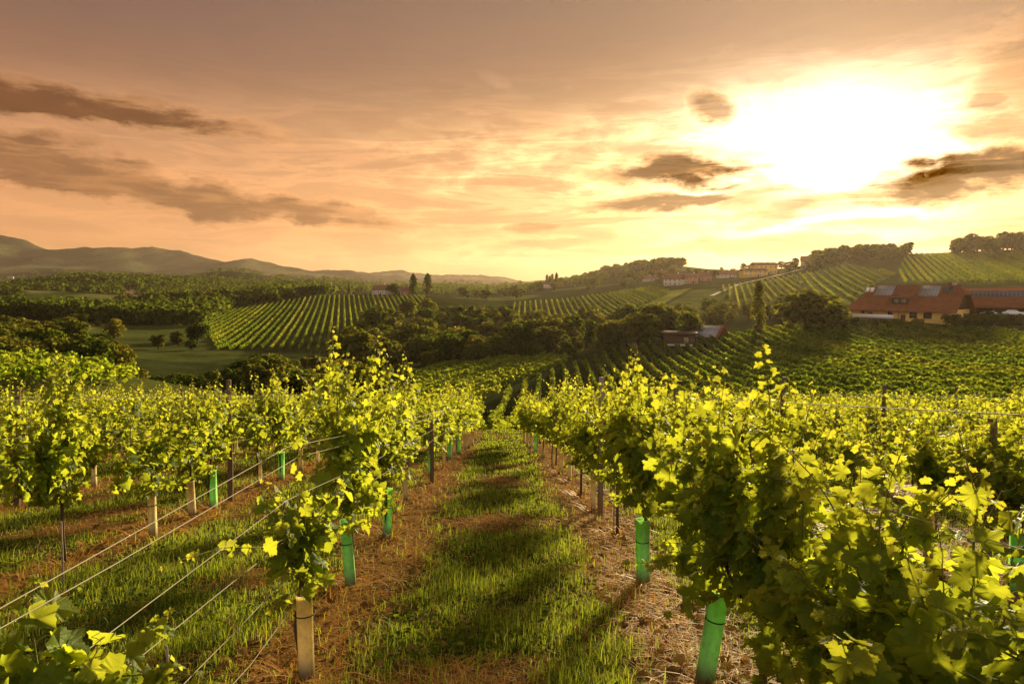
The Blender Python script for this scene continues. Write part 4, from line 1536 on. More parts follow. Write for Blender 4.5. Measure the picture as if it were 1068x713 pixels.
# ------------------------------------------------------------------ grapevines of the foreground
def leaf_template(level):
    """lobed grape leaf: petiole at the origin, tip along +y, length 1"""
    if level == 0:
        half = [(0.0, 0.04), (0.05, -0.03), (0.13, -0.13), (0.22, -0.16), (0.27, -0.10), (0.36, -0.07), (0.38, 0.02), (0.50, 0.08), (0.47, 0.17), (0.52, 0.23),
                (0.43, 0.28), (0.40, 0.35), (0.47, 0.40), (0.50, 0.48), (0.60, 0.54), (0.56, 0.61), (0.58, 0.69), (0.48, 0.68), (0.42, 0.73), (0.33, 0.67),
                (0.28, 0.72), (0.30, 0.80), (0.22, 0.83), (0.19, 0.92), (0.10, 0.93), (0.0, 1.04)]
    elif level == 1:
        half = [(0.0, 0.04), (0.20, -0.15), (0.40, 0.0), (0.50, 0.18), (0.38, 0.33), (0.58, 0.60), (0.34, 0.68), (0.25, 0.85), (0.0, 1.03)]
    else:
        half = [(0.0, 0.0), (0.42, 0.02), (0.36, 0.34), (0.55, 0.62), (0.0, 1.02)]
    pts = half + [(-x, y) for x, y in half[-2:0:-1]]
    V = np.array([(0.0, 0.30)] + pts)
    n = len(pts)
    F = np.array([[0, 1 + i, 1 + (i + 1) % n] for i in range(n)])
    return V, F


LT = [leaf_template(i) for i in range(3)]


def leaf_cloud(p, t, n, s, young, level, rng):
    """leaves at p with tip direction t, face normal n, size s"""
    T, F = LT[level]
    t = t / (np.linalg.norm(t, axis=1, keepdims=True) + 1e-9)
    b = np.cross(t, n)
    b /= np.linalg.norm(b, axis=1, keepdims=True) + 1e-9
    n = np.cross(b, t)
    N = len(p)
    x, y = T[:, 0][None], T[:, 1][None]
    fold = (0.05 + 0.55 * rng.random((N, 1))) * np.where(rng.random((N, 1)) < 0.25, -0.6, 1)
    curl = (rng.random((N, 1)) - 0.25) * 1.0
    wave = 0.085 * np.sin(9 * x + 7 * y + rng.random((N, 1)) * 6)
    z = fold * np.abs(x) - curl * (y - 0.1) ** 2 + wave
    wid = 0.9 + 0.25 * rng.random((N, 1))
    s = s[:, None, None]
    V = p[:, None] + s * ((x * wid)[..., None] * b[:, None] + y[..., None] * t[:, None] + z[..., None] * n[:, None])
    k = T.shape[0]
    Fa = (np.arange(N) * k)[:, None, None] + F[None]
    uv = np.repeat(T[None], N, 0).reshape(-1, 2)
    yg = np.repeat(young[:, None], k, 1).ravel()
    return V.reshape(-1, 3), Fa.reshape(-1, 3), uv, yg


def make_vine(name, seed, level, style='full'):
    """meshes: trunk, canes, leaves; the row runs along y, the foot at the origin"""
    rng = np.random.default_rng(seed)
    trunk, canes = MB(), MB()
    full = style in ('full', 'skirt', 'tall')
    head = 0.80 + 0.08 * rng.random()
    hl = (0.58 if style == 'skirt' else 0.68 if full else 0.30)
    bend = rng.normal(size=2) * 0.03
    trunk.tube([(0, 0, -0.06), (bend[0], bend[1] * 0.5, 0.3), (bend[0] * 0.4, bend[1], 0.6), (0, 0, head)], [0.021, 0.018, 0.016, 0.015], 7)
    if full:
        for s in (-1, 1):
            q = np.linspace(0, 1, 6)
            pts = np.stack([0.03 * np.sin(q * 5 + seed), s * q * hl, head + 0.05 * np.sin(q * 3) + rng.normal(size=6) * 0.008], 1)
            trunk.tube(pts, np.linspace(0.014, 0.007, 6), 6)
    P_, T_, N_, S_, Y_ = [], [], [], [], []

    def shoot(a, d, L, droop, size, step, yb=0.0, arch=0.0, wob=0.10):
        n = max(4, int(L / 0.07))
        pts = [np.array(a, float)]
        d = np.array(d, float)
        d /= np.linalg.norm(d)
        for i in range(n):
            f = i / n
            d = d + rng.normal(size=3) * wob + np.array([0, 0, -droop * f - arch * (f > 0.6)])
            d /= np.linalg.norm(d)
            pts.append(pts[-1] + d * (L / n))
        pts = np.array(pts)
        kc = 5 if level == 0 else (4 if level == 1 else 3)
        sub = pts if level < 2 else pts[::2]
        r0 = 0.0042 if full else 0.0036
        canes.tube(sub, np.linspace(r0, 0.0012, len(sub)) * (1 + 0.5 * level), kc, False)
        m = max(3, int(L / step))
        tt = (np.arange(m) + 0.6 * rng.random(m)) / m
        cum = np.linspace(0, 1, len(pts))
        c = np.stack([np.interp(tt, cum, pts[:, k]) for k in range(3)], 1)
        ang = np.arange(m) * PI + rng.normal(size=m) * 0.7 + rng.random() * 6
        out = np.stack([np.cos(ang), np.sin(ang) * 0.8, np.zeros(m)], 1)
        taper = np.clip(1.18 - 0.95 * tt ** 2.2, 0.22, 1) * (0.52 + 0.85 * rng.random(m))
        sz = size * taper
        pet = out * (sz * 0.55)[:, None] + np.array([0, 0, 0.25]) * sz[:, None]
        tip = out * 0.75 + np.array([0, 0, -0.62]) + rng.normal(size=(m, 3)) * 0.38
        nr = np.array([0, 0, 0.75]) + out * 0.55 + rng.normal(size=(m, 3)) * 0.38
        if level == 0:
            for i in range(m):
                canes.tube(np.array([c[i], c[i] + pet[i] * 0.6 + np.array([0, 0, 0.01]), c[i] + pet[i]]), np.array([0.0015, 0.0012, 0.001]), 3, False)
        P_.append(c + pet); T_.append(tip); N_.append(nr); S_.append(sz)
        Y_.append(np.clip((tt - 0.62) / 0.38, 0, 1) * 0.85 + yb + 0.25 * (rng.random(m) > 0.85))
        if rng.random() < 0.6 and level < 2:       # tendril at the tip
            q = np.linspace(0, 1, 10)
            e = pts[-1]
            rr = 0.02 * (1 - q * 0.5)
            cu = np.stack([e[0] + rr * np.cos(q * 9) - rr[0] + d[0] * 0.08 * q, e[1] + rr * np.sin(q * 9) + d[1] * 0.08 * q, e[2] + 0.09 * q * (1 if d[2] > 0 else -0.3)], 1)
            canes.tube(cu, np.linspace(0.0012, 0.0006, 10), 3, False)

    step = (0.032, 0.039, 0.054)[level]
    size = (0.090, 0.094, 0.115)[level]
    if full:
        hv = rng.uniform(0.86, 1.06)
        for i in range(17 if style == 'skirt' else 22):
            y0 = float(np.clip(rng.normal() * 0.34, -hl, hl))
            a = (rng.normal() * 0.03, y0, head + 0.02)
            shoot(a, (rng.normal() * 0.30, rng.normal() * 0.25, 1.0), rng.uniform(0.42, 1.06) * hv, rng.uniform(0, 0.07), size, step)
        for i in range(11):                          # side shoots that hang out of the wall
            y0 = rng.uniform(-hl, hl)
            s = 1 if i % 2 else -1
            shoot((s * 0.05, y0, rng.uniform(0.85, 1.45)), (s * 1.0, rng.normal() * 0.5, 0.35), rng.uniform(0.14, 0.32), 0.16, size * 0.95, step)
        for i in range(14 if style == 'skirt' else 11):                          # low shoots close to the trunk
            s = rng.normal(size=2)
            shoot((0, rng.normal() * (0.3 if style == 'skirt' else 0.12), rng.uniform(0.60, head)), (s[0] * 0.7, s[1] * 0.8, 0.1), rng.uniform(0.20, 0.55 if style == 'skirt' else 0.42), 0.26, size * 0.9, step)
        for i in range(5):
            shoot((rng.normal() * 0.05, rng.uniform(-hl, hl) * 0.8, 1.3), (rng.normal() * 0.15, rng.normal() * 0.3, 1.0), rng.uniform(0.55, 0.92), 0.0, size * 0.75, step * 1.1, 0.2, 0.12 if rng.random() < 0.5 else 0.0, 0.07)
        if style == 'tall' or (style == 'skirt' and seed == 502):
            for i in range(3):
                shoot((rng.normal() * 0.03, rng.normal() * 0.06, 1.2), (rng.normal() * 0.06, rng.normal() * 0.06, 1.0), rng.uniform(0.95, 1.25) if i == 0 else rng.uniform(0.6, 0.85), 0.0, size * 0.85, step * 0.9, 0.15, 0.0, 0.03)
    else:
        for i in range(10):
            s = rng.normal(size=2)
            shoot((0, 0, rng.uniform(0.58, head + 0.05)), (s[0] * 0.7, s[1], rng.uniform(0.2, 1.3)), rng.uniform(0.30, 0.62), 0.10, size, step * 0.9)
        for i in range(5):
            s = rng.normal(size=2)
            shoot((0, 0, rng.uniform(0.55, 0.8)), (s[0], s[1], -0.1), rng.uniform(0.15, 0.32), 0.2, size * 0.9, step)
        if style == 'young':
            shoot((0, -0.02, head), (-0.10, -0.16, 1.0), 1.20, 0.0, size * 0.60, step * 1.7, 0.35, 0.10, 0.05)
            shoot((0, -0.10, head + 0.12), (-0.20, -1.0, 0.10), 1.15, 0.02, size * 0.8, step * 2.4, 0.25, 0.0, 0.06)
    Pa, Ta, Na, Sa, Ya = (np.concatenate(q) for q in (P_, T_, N_, S_, Y_))
    V, F, uv, yg = leaf_cloud(Pa, Ta, Na, Sa, np.clip(Ya, 0, 1), level, rng)
    leaves = mesh_np(name + '_leaves', V, F, uv=uv if level < 2 else None, attrs={'young': yg}, smooth_shade=(level == 0), mats=[M['leaf'] if level < 2 else M['leaf_far']])
    return (trunk.mesh(name + '_trunk', mats=[M['bark']], smooth_shade=True), canes.mesh(name + '_canes', mats=[M['cane']], smooth_shade=True), leaves)


VM = {0: [make_vine('near_vine', 100 + i, 0) for i in range(5)],
      1: [make_vine('middle_vine', 200 + i, 1) for i in range(6)],
      2: [make_vine('far_vine', 300 + i, 2) for i in range(5)]}
SK = [make_vine('skirted_vine', 500 + i, 0, 'skirt') for i in range(3)]
TALL = {0: make_vine('tall_vine', 520, 0, 'tall'), 1: make_vine('tall_vine', 521, 1, 'tall')}
YV = [make_vine('young_vine', 400, 0, 'young'), make_vine('young_vine', 401, 0, 'low')]


def tube_mat(name, col, tr):
    m, nt, out = new_mat(name)
    n = noise(pos(), 22, 7, 0.7)
    k = 0.55 + n * 0.85
    c = mixc(1.0, col, S(comb(k, k, k)), 'MULTIPLY')
    tcn = nt.nodes.new('ShaderNodeTexCoord')
    sp = nt.nodes.new('ShaderNodeSeparateXYZ')
    nt.links.new(tcn.outputs['Object'], sp.inputs[0])
    mud = smooth(S(sp.outputs[2]) * -1.0 + (n - 0.5) * 0.18, -0.16, 0.0)
    c = mixc(mud * 0.7, c, (0.16, 0.10, 0.045))
    b = principled(None, c, 0.45, 0.35, bump=n, bump_s=0.2, bump_d=0.004)
    t = nt.nodes.new('ShaderNodeBsdfTranslucent')
    nt.links.new(mixc(1.0, c, tr, 'MULTIPLY').s, t.inputs[0])
    mx = nt.nodes.new('ShaderNodeMixShader')
    mx.inputs[0].default_value = 0.6
    nt.links.new(b.outputs[0], mx.inputs[1])
    nt.links.new(t.outputs[0], mx.inputs[2])
    nt.links.new(mx.outputs[0], out.inputs[0])
    return m


M['tube_green'] = tube_mat('green_plastic_tube', (0.58, 0.90, 0.40), (1.05, 1.08, 1.0))
M['tube_pale'] = tube_mat('pale_weathered_tube', (0.90, 0.80, 0.50), (1.05, 1.05, 0.9))
M['post'] = plain('weathered_post', (0.15, 0.098, 0.056), 0.9, 0.05, 0.45, 30)
M['wire'] = plain('bright_wire', (0.34, 0.30, 0.20), 0.75, 0.2, 0.1, 40, 0.0)


def tube_mesh(name, sides, r, h, mat, flare=0.0, slot=True):
    """open plastic sleeve with an inner skin, rolled lip and stiffening ribs"""
    b = MB()
    th = np.linspace(0, 2 * PI, sides, endpoint=False) + PI / sides
    rings = []
    zs = [(-0.05, 1.0), (0.0, 1.0), (h * 0.5, 1.0 + flare * 0.5), (h - 0.012, 1.0 + flare), (h - 0.010, 1.07 + flare), (h, 1.07 + flare), (h, 0.93 + flare), (h - 0.05, 0.93 + flare), (0.02, 0.93), (-0.05, 0.93)]
    V = np.array([[math.cos(a) * r * k, math.sin(a) * r * k, z] for z, k in zs for a in th])
    F = [[i * sides + j, i * sides + (j + 1) % sides, (i + 1) * sides + (j + 1) % sides, (i + 1) * sides + j] for i in range(len(zs) - 1) for j in range(sides)]
    b.add(V, F)
    return b.mesh(name, mats=[mat])


TUBE = {'green': [tube_mesh('green_tube', 4, 0.062, 0.60, M['tube_green'], 0.02), tube_mesh('green_tube', 5, 0.058, 0.58, M['tube_green'], 0.04)],
        'pale': [tube_mesh('pale_tube', 4, 0.047, 0.58, M['tube_pale'], 0.03), tube_mesh('pale_tube', 6, 0.052, 0.52, M['tube_pale'], 0.0)]}


def tie_mesh(r, z):
    q = np.linspace(0, 2 * PI, 13)
    pts = np.stack([np.cos(q) * r, np.sin(q) * r, np.full(13, z)], 1)
    V, F = tube_np(pts, np.full(13, 0.004), 5)
    return mesh_np('tie', V, F, mats=[M['rubber']])


TIE = tie_mesh(0.060, 0.40)
ORD = ['first', 'second', 'third', 'fourth', 'fifth', 'sixth', 'seventh', 'eighth', 'ninth', 'tenth', 'eleventh', 'twelfth']


def foot(px, py):
    """where a photo pixel meets the near slope"""
    v = ray(px, py)
    d = 1.0
    for _ in range(60):
        d = (CAM_Z - float(ground(np.array([v[0] * d]), np.array([d]))[0])) / -v[2] * 0.5 + d * 0.5
    return v[0] * d, d


def put_vine(x, y, level, k, label, group, rz=None, sc=1.0, meshes=None, zs=1.0):
    e = empty('grapevine', (x, y, gz(x, y)), (PI if random.random() < 0.5 else 0.0) if rz is None else rz)
    e.scale = (sc, sc, sc * zs)
    tag(e, label, 'grapevine', group)
    m = meshes or VM[level][k % len(VM[level])]
    link('trunk', m[0], e)
    link('cane', m[1], e)
    link('foliage', m[2], e)
    return e


def put_tube(x, y, kind, k, label, group, lean=(0, 0), sc=1.0, tie=False):
    o = link('grow_tube', TUBE[kind][k % 2], None)
    o.location = (x, y, gz(x, y))
    o.rotation_euler = (lean[0], lean[1], random.uniform(-0.4, 0.4))
    o.scale = (sc, sc, sc)
    tag(o, label, 'grow tube', group)
    if tie:
        link('tie', TIE, o)
    return o


rr = random.Random(21)
rows = {}
# first row left of the path: (px, py, kind or None)
L1 = [(320, 708, 'pale'), (366, 611, 'green'), (404, 560, 'green'), (423, 523, 'pale'), (449, 497, 'green'), (463, 488, 'pale'), (469, 479, 'green'), (474.5, 476, 'pale'), (479, 474, 'green'), (485, 470, 'pale'), (489, 467, 'pale'), (493, 465, 'pale')]
R1 = [(735, 712, 'green'), (671, 609, 'green'), (644, 558, None), (619, 533, 'pale'), (606, 518, None), (594, 502, 'pale'), (585, 494, 'pale'), (577, 488, 'pale'), (567, 478, 'pale'), (559, 472, 'green'), (554, 468, 'pale'), (550, 466, 'pale'), (547, 463, 'pale')]
L2 = [(160, 560, 'pale'), (223, 531, 'green'), (271, 507, 'pale')]
L3 = [(37, 456, 'green')]


def row_list(px_list, xrow):
    out = []
    for (px, py, k) in px_list:
        x, y = foot(px, py)
        out.append([x, y, k])
    return out


ROWS = []
r = row_list(L1, -1.25)
r = [[-1.30, 1.88, 'pale']] + r
ROWS.append(('first row left of the path', 'L', 1, r))
r = row_list(R1, 1.28)
r = [[1.30, 1.35, None], [1.30, 2.25, None], [1.30, 3.25, None]] + r
ROWS.append(('first row right of the path', 'R', 1, r))


def fill_row(xrow, y0, y1, have=()):
    out = [list(q) for q in have]
    y = y0
    while y < y1:
        if not any(abs(q[1] - y) < 0.85 for q in out):
            out.append([xrow + rr.uniform(-0.08, 0.08), y + rr.uniform(-0.15, 0.15), rr.choice(['green', 'pale', 'pale', 'pale', None, None, None])])
        y += 1.35
    return sorted(out, key=lambda q: q[1])


nm = ['', 'first', 'second', 'third', 'fourth', 'fifth', 'sixth', 'seventh']
ROWS.append(('second row left of the path', 'L', 2, fill_row(-4.38, 5.3, 32, row_list(L2, 0))))
for i, xr in enumerate((-7.5, -10.6, -13.7, -16.8, -19.9)):
    ROWS.append((nm[i + 3] + ' row left of the path', 'L', i + 3, fill_row(xr, -xr / 0.78, 33 if i < 3 else 36)))
for i, xr in enumerate((4.35, 7.4, 10.5, 13.6, 16.7)):
    ROWS.append((nm[i + 2] + ' row right of the path', 'R', i + 2, fill_row(xr, max(4.4, xr / 0.80), 32)))

cnt = 0
for (rname, side, ri, lst) in ROWS:
    lst.sort(key=lambda q: q[1])
    for k, (x, y, kind) in enumerate(lst):
        level = 0 if y < 7.2 else (1 if y < 15.5 else 2)
        cnt += 1
        if k < (11 if ri == 1 else 6 if ri == 2 else 3):
            lab = f'leafy grapevine, {ORD[k]} from the near end of the {rname}'
            grp = f'grapevines in the {rname}'
        else:
            lab = f'leafy grapevine in the distant stretch of the {rname}'
            grp = f'grapevines in the {rname}'
        meshes, sc, zs, rz = None, rr.uniform(0.92, 1.06), 1.0, None
        if side == 'L' and ri == 1 and k == 0:
            meshes, sc, lab, rz = YV[1], 1.0, 'low young grapevine with bright yellow tips nearest the camera left of the path', 0.0
        elif side == 'L' and ri == 1 and k == 1:
            meshes, sc, lab, rz = YV[0], 1.0, 'short young grapevine with one long shoot above the nearest pale tube left of path', 0.0
        elif side == 'L' and ri == 1 and y < 13:
            sc = 1.10
        elif side == 'R' and ri == 1 and y < 4:
            zs = 0.80 if y < 2.8 else 0.9
            meshes = SK[k % 3]
        elif (side == 'R' and ri == 1 and k in (5, 9)) or (side == 'L' and (ri, k) in ((1, 3), (2, 1), (2, 6))):
            meshes, sc = TALL[min(level, 1)], 1.0
        elif side == 'R' and ri == 1 and y < 4.6:
            sc, zs = 0.86, 1.08
        if side == 'L' and ri > 1:
            zs = rr.uniform(0.90, 1.06)
        if meshes is None and side == 'R':
            zs = 0.90 if ri > 1 else rr.uniform(0.84, 1.06)
        put_vine(x, y, level, cnt + (k * 7) % 3, lab, grp, rz, sc, meshes, zs)
        if kind:
            lean = (rr.uniform(-0.03, 0.03), rr.uniform(-0.04, 0.04))
            if side == 'R' and ri == 1 and y < 4.6:
                lean = (0.0, 0.13)
            if side == 'L' and ri == 1 and 5 < y < 7:
                lean = (0.02, -0.06)
            tk = 'green plastic' if kind == 'green' else 'pale weathered'
            same = [q for q in lst[:k] if q[2] == kind]
            n_same = len(same)
            if ri <= 2 and n_same < (4 if ri == 1 else 2):
                tl = f'{ORD[n_same]} {kind} grow tube from the near end of the {rname}'
            else:
                tl = f'{kind} grow tube in the distant stretch of the {rname}'
            if y > 1.2:
                put_tube(x, y, kind, k, tl, f'grow tubes in the {rname}', lean, 1.0 if y < 12 else 0.95, tie=(y < 9))
print('VINES', cnt)


# ------------------------------------------------------------------ posts, stakes and wires
def post(x, y, h, w, label, lean=0.0, mat='post', square=False, group=None):
    b = MB()
    if square:
        b.box((0, 0, h / 2 - 0.15), (w, w, h + 0.3))
    else:
        k = 9
        zs = np.linspace(-0.3, h, 6)
        b.tube([(0.008 * math.sin(z * 3), 0.008 * math.cos(z * 4), z) for z in zs], [w * 0.52, w * 0.5, w * 0.5, w * 0.48, w * 0.48, w * 0.45], k)
    o = b.build('trellis_post', M[mat], None)
    o.location = (x, y, gz(x, y))
    o.rotation_euler = (0, lean, 0.3)
    tag(o, label, 'trellis post', group)
    for z in (1.05, 1.5):
        if h > 1.6:
            n = MB()
            n.box((0, -w * 0.5 - 0.006, z), (0.05, 0.012, 0.012))
            n.build('wire_staple', M['steel'], o)
    return o


post(foot(217, 485)[0] * 0 - 4.44, 10.95, 2.0, 0.085, 'dark round trellis post behind the green tube in the second row left of the path', 0.02)
post(-7.5, 10.4, 1.85, 0.09, 'dark leaning trellis post at the left edge of the picture', 0.06)
post(-7.52, 11.6, 1.75, 0.06, 'thin grey trellis post just right of the dark one at the left edge', 0.0, 'wood_grey', True)
post(1.34, 9.15, 1.95, 0.055, 'square grey trellis post above the first row right of the path', 0.0, 'wood_grey', True)
post(4.35, 10.4, 1.98, 0.08, 'dark round trellis post in the second row right of the path', 0.0)
post(4.38, 5.95, 1.5, 0.085, 'dark round trellis post among leaves near the right edge of the picture', 0.0)
post(-1.36, 12.9, 1.25, 0.08, 'brown trellis post between tubes in the first row left of the path', 0.0)
for i, (x, y) in enumerate(((-1.27, 19.6), (-4.38, 17.0), (-4.38, 23.5), (-7.5, 18.0), (-10.6, 16.2), (-10.6, 22.5), (-13.7, 20.5), (1.3, 16.5), (1.3, 23.5), (4.35, 17.0), (4.35, 24), (7.4, 13), (7.4, 20), (10.5, 15.5))):
    post(x, y, 1.9, 0.075, 'weathered trellis post standing in the foliage farther down the vine rows', 0.0, group='trellis posts farther down the rows')


def stake(px, py, h, label):
    x, y = foot(px, py)
    b = MB()
    b.tube([(0, 0, -0.2), (0.004, 0, h * 0.5), (0, 0.004, h)], [0.0075, 0.007, 0.007], 7)
    o = b.build('planting_stake', M['wood_grey'], None)
    o.location = (x, y, gz(x, y))
    o.rotation_euler = (0.02, rr.uniform(-0.04, 0.04), 0)
    tag(o, label, 'stake')


stake(66, 616, 0.62, 'thin pale stake in the grass below the leaning leafy vine at the left')
stake(177, 722, 0.28, 'short pale stake at the bottom edge left of the pale grow tube')
stake(640, 560, 1.2, 'thin dark stake beside the bare vine trunk right of the path')


def wire(pts, label, r=0.0016, group=None):
    V, F = tube_np(np.array(pts, float), np.full(len(pts), r), 5)
    o = link('trellis_wire', mesh_np('trellis_wire', V, F, smooth_shade=True), None, M['wire'])
    tag(o, label, 'trellis wire', group)


def plane_pt(px, py, x):
    v = ray(px, py)
    d = x / v[0]
    return np.array([x, d, CAM_Z + v[2] * d])


# wires of the first row left of the path follow the ones seen in the gap between its two nearest vines
WL = [[(-30, 652), (0, 634), (120, 567), (300, 466)], [(-30, 673), (0, 655), (120, 588), (310, 477)], [(30, 723), (53, 706), (150, 633), (300, 521)],
      [(95, 723), (130, 698), (230, 617), (330, 538)], [(180, 725), (204, 700), (240, 664), (310, 590)], [(232, 725), (262, 692), (300, 640)]]
wn = ['highest', 'second highest', 'third', 'fourth', 'fifth', 'lowest']
for i, w in enumerate(WL):
    x = -1.25 if i < 4 else -1.22
    pts = [plane_pt(a, b, x) for a, b in w]
    h_end = pts[-1][2] - gz(x, pts[-1][1])
    if i < 4:
        for yy in (6.5, 9, 13, 19, 30):
            pts.append(np.array([x, yy, PLANE * yy + h_end + 0.0]))
    wire(pts, f'thin pale trellis wire, {wn[i]} of those crossing the gap at lower left', 0.0019)
for (rx, y0, rname) in ((-4.38, 4.5, 'second row left'), (-7.5, 9, 'third row left'), (1.28, -1, 'first row right'), (4.35, 4, 'second row right'), (7.4, 8, 'third row right')):
    for j, h in enumerate((0.95, 1.35, 1.7)):
        pts = [np.array([rx + 0.02 * math.sin(yy), yy, PLANE * yy + h + 0.015 * math.sin(yy * 1.3 + j)]) for yy in np.linspace(y0, 31, 14)]
        wire(pts, f'thin {("lower", "middle", "upper")[j]} trellis wire along the {rname} of the path', 0.0016)


# ------------------------------------------------------------------ grass, weeds and straw
def near_points(n, d0, d1, rng, umin=-0.95, umax=0.95, pw=1.0):
    d = np.exp(rng.uniform(math.log(d0), math.log(d1), n))
    u = rng.uniform(umin, umax, n)
    return u * d, d


def cover(x, y):
    """0 soil / straw .. 1 grass"""
    rd = row_dist(x)
    strip = np.clip((rd - 0.26 - 0.5 * (fbm(x * 1.3, y * 0.8, 3) - 0.5)) / 0.3, 0, 1)
    patch = np.clip((0.68 - fbm(x * 0.9 + 4, y * 0.8 + 8, 4)) * 7 + np.clip((5.5 - y) * 0.25, 0, 0.6), 0, 1)
    return strip * patch


def blades(name, n, d0, d1, hmin, hmax, wmin, mat, seed, thr=0.0, invert=False, flat=False, umin=-0.95, umax=0.95, kind='grass', label=''):
    rng = np.random.default_rng(seed)
    x, y = near_points(n, d0, d1, rng, umin, umax)
    c = cover(x, y)
    keep = (rng.random(n) < (1 - c if invert else np.maximum(c, 0.06)))
    x, y = x[keep], y[keep]
    n = len(x)
    z = ground(x, y)
    cl = fbm(x * 2.6, y * 2.6, 3)
    h = rng.uniform(hmin, hmax, n) * (0.45 + 1.2 * np.clip((cl - 0.25) * 1.6, 0, 1.2))
    w = np.maximum(wmin * rng.uniform(0.7, 1.4, n), 0.0011 * y)
    a = rng.random(n) * 2 * PI
    if flat:
        rise = rng.uniform(0.0, 0.35, n)
        bend = np.ones(n)
    else:
        rise = rng.uniform(0.75, 1.0, n)
        bend = rng.uniform(0.15, 0.85, n)
    dx, dy = np.cos(a), np.sin(a)
    sx, sy = -dy, dx
    p0 = np.stack([x, y, z + (rng.random(n) * 0.03 if flat else -0.01)], 1)
    D = np.stack([dx, dy, np.zeros(n)], 1)
    U = np.array([0, 0, 1.0])
    Sd = np.stack([sx, sy, np.zeros(n)], 1)
    if flat:
        p1 = p0 + D * (h * 0.5)[:, None] + U * (h * rise * 0.5)[:, None]
        p2 = p0 + D * h[:, None] + U * (h * rise * 0.35)[:, None] + Sd * (h * rng.normal(size=n) * 0.2)[:, None]
    else:
        p1 = p0 + D * (h * bend * 0.22)[:, None] + U * (h * 0.6 * rise)[:, None]
        p2 = p0 + D * (h * bend * 0.75)[:, None] + U * (h * rise * (1.0 - 0.25 * bend))[:, None]
    hw = (w * 0.5)[:, None]
    V = np.stack([p0 - Sd * hw, p0 + Sd * hw, p1 + Sd * hw * 0.85, p1 - Sd * hw * 0.85, p2], 1).reshape(-1, 3)
    i = np.arange(n)[:, None] * 5
    q = i + np.array([[0, 1, 2, 3]])
    t = i + np.array([[3, 2, 4]])
    o = link(name, mesh_np(name, V, [q, t]), None, mat)
    tag(o, label, kind, kind='stuff')


blades('grass', 470000, 1.7, 33, 0.04, 0.115, 0.0048, M['grass'], 1, label='rough green grass covering the path and the ground between vine rows')
blades('tall_grass', 30000, 1.7, 14, 0.10, 0.21, 0.0060, M['grass'], 2, label='longer grass blades rising in clumps from the path and rows')
blades('dry_grass', 90000, 1.7, 30, 0.08, 0.26, 0.0035, M['straw'], 3, invert=True, flat=True, kind='straw', label='dry straw lying on bare soil under the vines')
blades('dry_stubble', 26000, 1.7, 24, 0.05, 0.12, 0.0035, M['straw'], 4, invert=True, kind='straw', label='short dry stubble standing in the orange soil strips')
blades('scattered_straw', 22000, 1.7, 16, 0.05, 0.18, 0.0032, M['straw'], 5, flat=True, kind='straw', label='scattered dry straw caught between the green grass blades')


def strands():
    """long dry arching grass around the feet of the near vines"""
    rng = np.random.default_rng(8)
    b = []
    Fq = []
    n = 0
    for (_, side, ri, lst) in ROWS[:3]:
        for (x, y, k) in lst:
            if y > 17:
                continue
            for _ in range(46):
                a = rng.random() * 2 * PI
                L = rng.uniform(0.18, 0.5)
                r0 = rng.uniform(0.03, 0.28)
                bx, by = x + math.cos(a) * r0, y + math.sin(a) * r0
                a2 = a + rng.normal() * 0.7
                t = np.linspace(0, 1, 6)
                px_ = bx + math.cos(a2) * L * t
                py_ = by + math.sin(a2) * L * t
                pz_ = ground(px_, py_) + 0.9 * L * (t - 1.0 * t * t) * rng.uniform(0.3, 1.5) + 0.004
                w = max(0.0022, 0.0008 * y) * (1 - 0.7 * t)
                sx, sy = -math.sin(a2), math.cos(a2)
                V = np.stack([np.stack([px_ - sx * w, py_ - sy * w, pz_], 1), np.stack([px_ + sx * w, py_ + sy * w, pz_], 1)], 1).reshape(-1, 3)
                b.append(V)
                Fq.append(np.array([[2 * i, 2 * i + 1, 2 * i + 3, 2 * i + 2] for i in range(5)]) + n)
                n += len(V)
    o = link('arching_straw', mesh_np('arching_straw', np.concatenate(b), np.concatenate(Fq)), None, M['straw'])
    tag(o, 'long dry arching straw around the feet of the vines', 'straw', kind='stuff')


strands()


def weeds():
    rng = np.random.default_rng(12)
    x, y = near_points(24000, 1.7, 16, rng)
    c = cover(x, y)
    cl = fbm(x * 1.6 + 40, y * 1.6, 3)
    k = (rng.random(len(x)) < c * np.clip((cl - 0.45) * 6, 0.03, 1))
    x, y = x[k], y[k]
    n = len(x)
    z = ground(x, y) + rng.uniform(0.015, 0.10, n)
    p = np.stack([x, y, z], 1)
    a = rng.random(n) * 2 * PI
    t = np.stack([np.cos(a), np.sin(a), rng.normal(size=n) * 0.35], 1)
    nr = np.array([0, 0, 1.0]) + rng.normal(size=(n, 3)) * 0.35
    T = np.array([(0, 0.45), (0, 0), (0.28, 0.25), (0.30, 0.6), (0, 1.0), (-0.30, 0.6), (-0.28, 0.25)])
    F = np.array([[0, 1 + i, 1 + (i + 1) % 6] for i in range(6)])
    t /= np.linalg.norm(t, axis=1, keepdims=True)
    b = np.cross(t, nr)
    b /= np.linalg.norm(b, axis=1, keepdims=True)
    nn = np.cross(b, t)
    s = rng.uniform(0.025, 0.065, n)[:, None, None]
    V = p[:, None] + s * (T[None, :, :1] * b[:, None] + T[None, :, 1:] * t[:, None] + (0.3 * np.abs(T[None, :, :1])) * nn[:, None])
    Fa = ((np.arange(n) * 7)[:, None, None] + F[None]).reshape(-1, 3)
    o = link('weeds', mesh_np('weeds', V.reshape(-1, 3), Fa), None, M['weed'])
    tag(o, 'low broad leaved weeds growing among the grass', 'weeds', kind='stuff')


weeds()


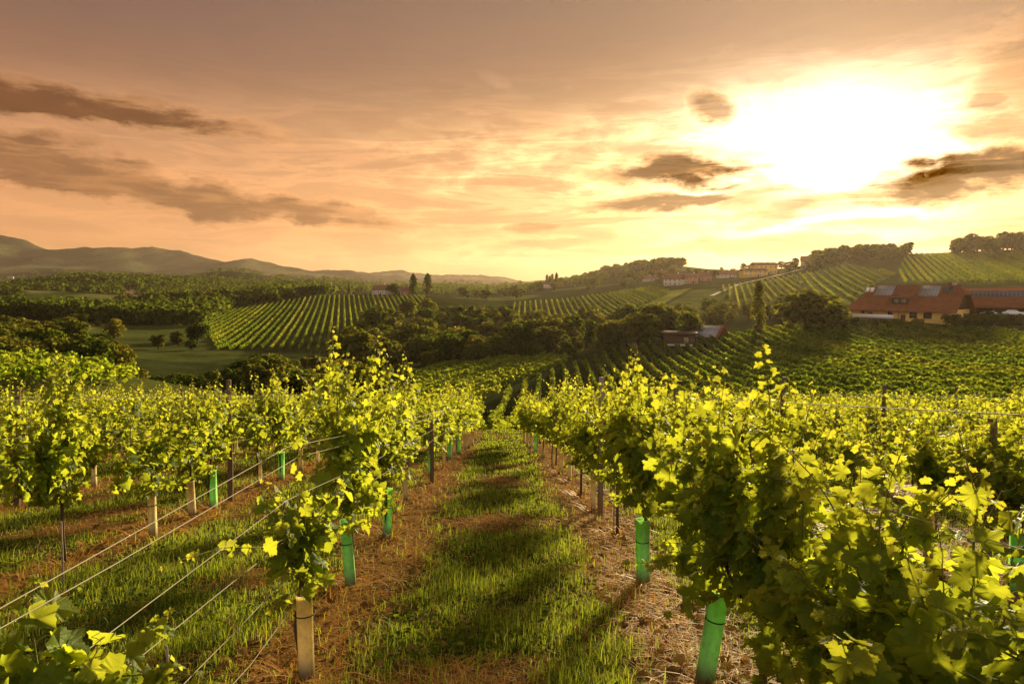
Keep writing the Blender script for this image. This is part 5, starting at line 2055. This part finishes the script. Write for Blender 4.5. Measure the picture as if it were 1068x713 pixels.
def clods():
    """crumbs of soil and small stones in the bare strips"""
    rng = np.random.default_rng(31)
    x, y = near_points(9000, 1.7, 18, rng)
    k = rng.random(len(x)) < (1 - cover(x, y)) * 0.9
    x, y = x[k], y[k]
    n = len(x)
    O = np.array([(1, 0, 0), (0, 1, 0), (-1, 0, 0), (0, -1, 0), (0, 0, 0.8), (0, 0, -0.8), (.6, .6, .3), (-.6, .55, .35), (-.6, -.6, .3), (.55, -.6, .35)], float)
    F = np.array([(4, 6, 7), (4, 7, 8), (4, 8, 9), (4, 9, 6), (6, 0, 1), (6, 1, 7), (7, 1, 2), (7, 2, 8), (8, 2, 3), (8, 3, 9), (9, 3, 0), (9, 0, 6), (5, 1, 0), (5, 2, 1), (5, 3, 2), (5, 0, 3)])
    s = (0.006 + 0.026 * rng.random(n) ** 3)[:, None, None]
    V = np.stack([x, y, ground(x, y) + 0.004], 1)[:, None] + O[None] * s * (0.65 + 0.7 * rng.random((n, 10, 1))) * np.array([1, 1, 0.7])
    Fa = ((np.arange(n) * 10)[:, None, None] + F[None]).reshape(-1, 3)
    o = link('soil_clods', mesh_np('soil_clods', V.reshape(-1, 3), Fa), None, plain('clod_soil', (0.20, 0.12, 0.055), 0.95, 0.0, 0.4, 25))
    tag(o, 'crumbs of soil and small stones in the bare strips under the vines', 'soil', kind='stuff')


clods()


def fallen_leaves():
    rng = np.random.default_rng(33)
    x, y = near_points(5200, 1.7, 16, rng)
    k = row_dist(x) < 0.75
    x, y = x[k], y[k]
    n = len(x)
    p = np.stack([x, y, ground(x, y) + rng.uniform(0.012, 0.05, n)], 1)
    a = rng.random(n) * 2 * PI
    t = np.stack([np.cos(a), np.sin(a), rng.normal(size=n) * 0.25], 1)
    nr = np.array([0, 0, 1.0]) + rng.normal(size=(n, 3)) * 0.35
    V, F, uv, yg = leaf_cloud(p, t, nr, rng.uniform(0.035, 0.08, n), np.zeros(n), 1, rng)
    o = link('fallen_leaves', mesh_np('fallen_leaves', V, F), None, leafy('withered_leaf', (0.22, 0.12, 0.045), (0.22, 0.12, 0.03), 0.25, 0.9, 0.0, 0.9))
    tag(o, 'withered brown leaves fallen under the vines', 'leaves', kind='stuff')


fallen_leaves()
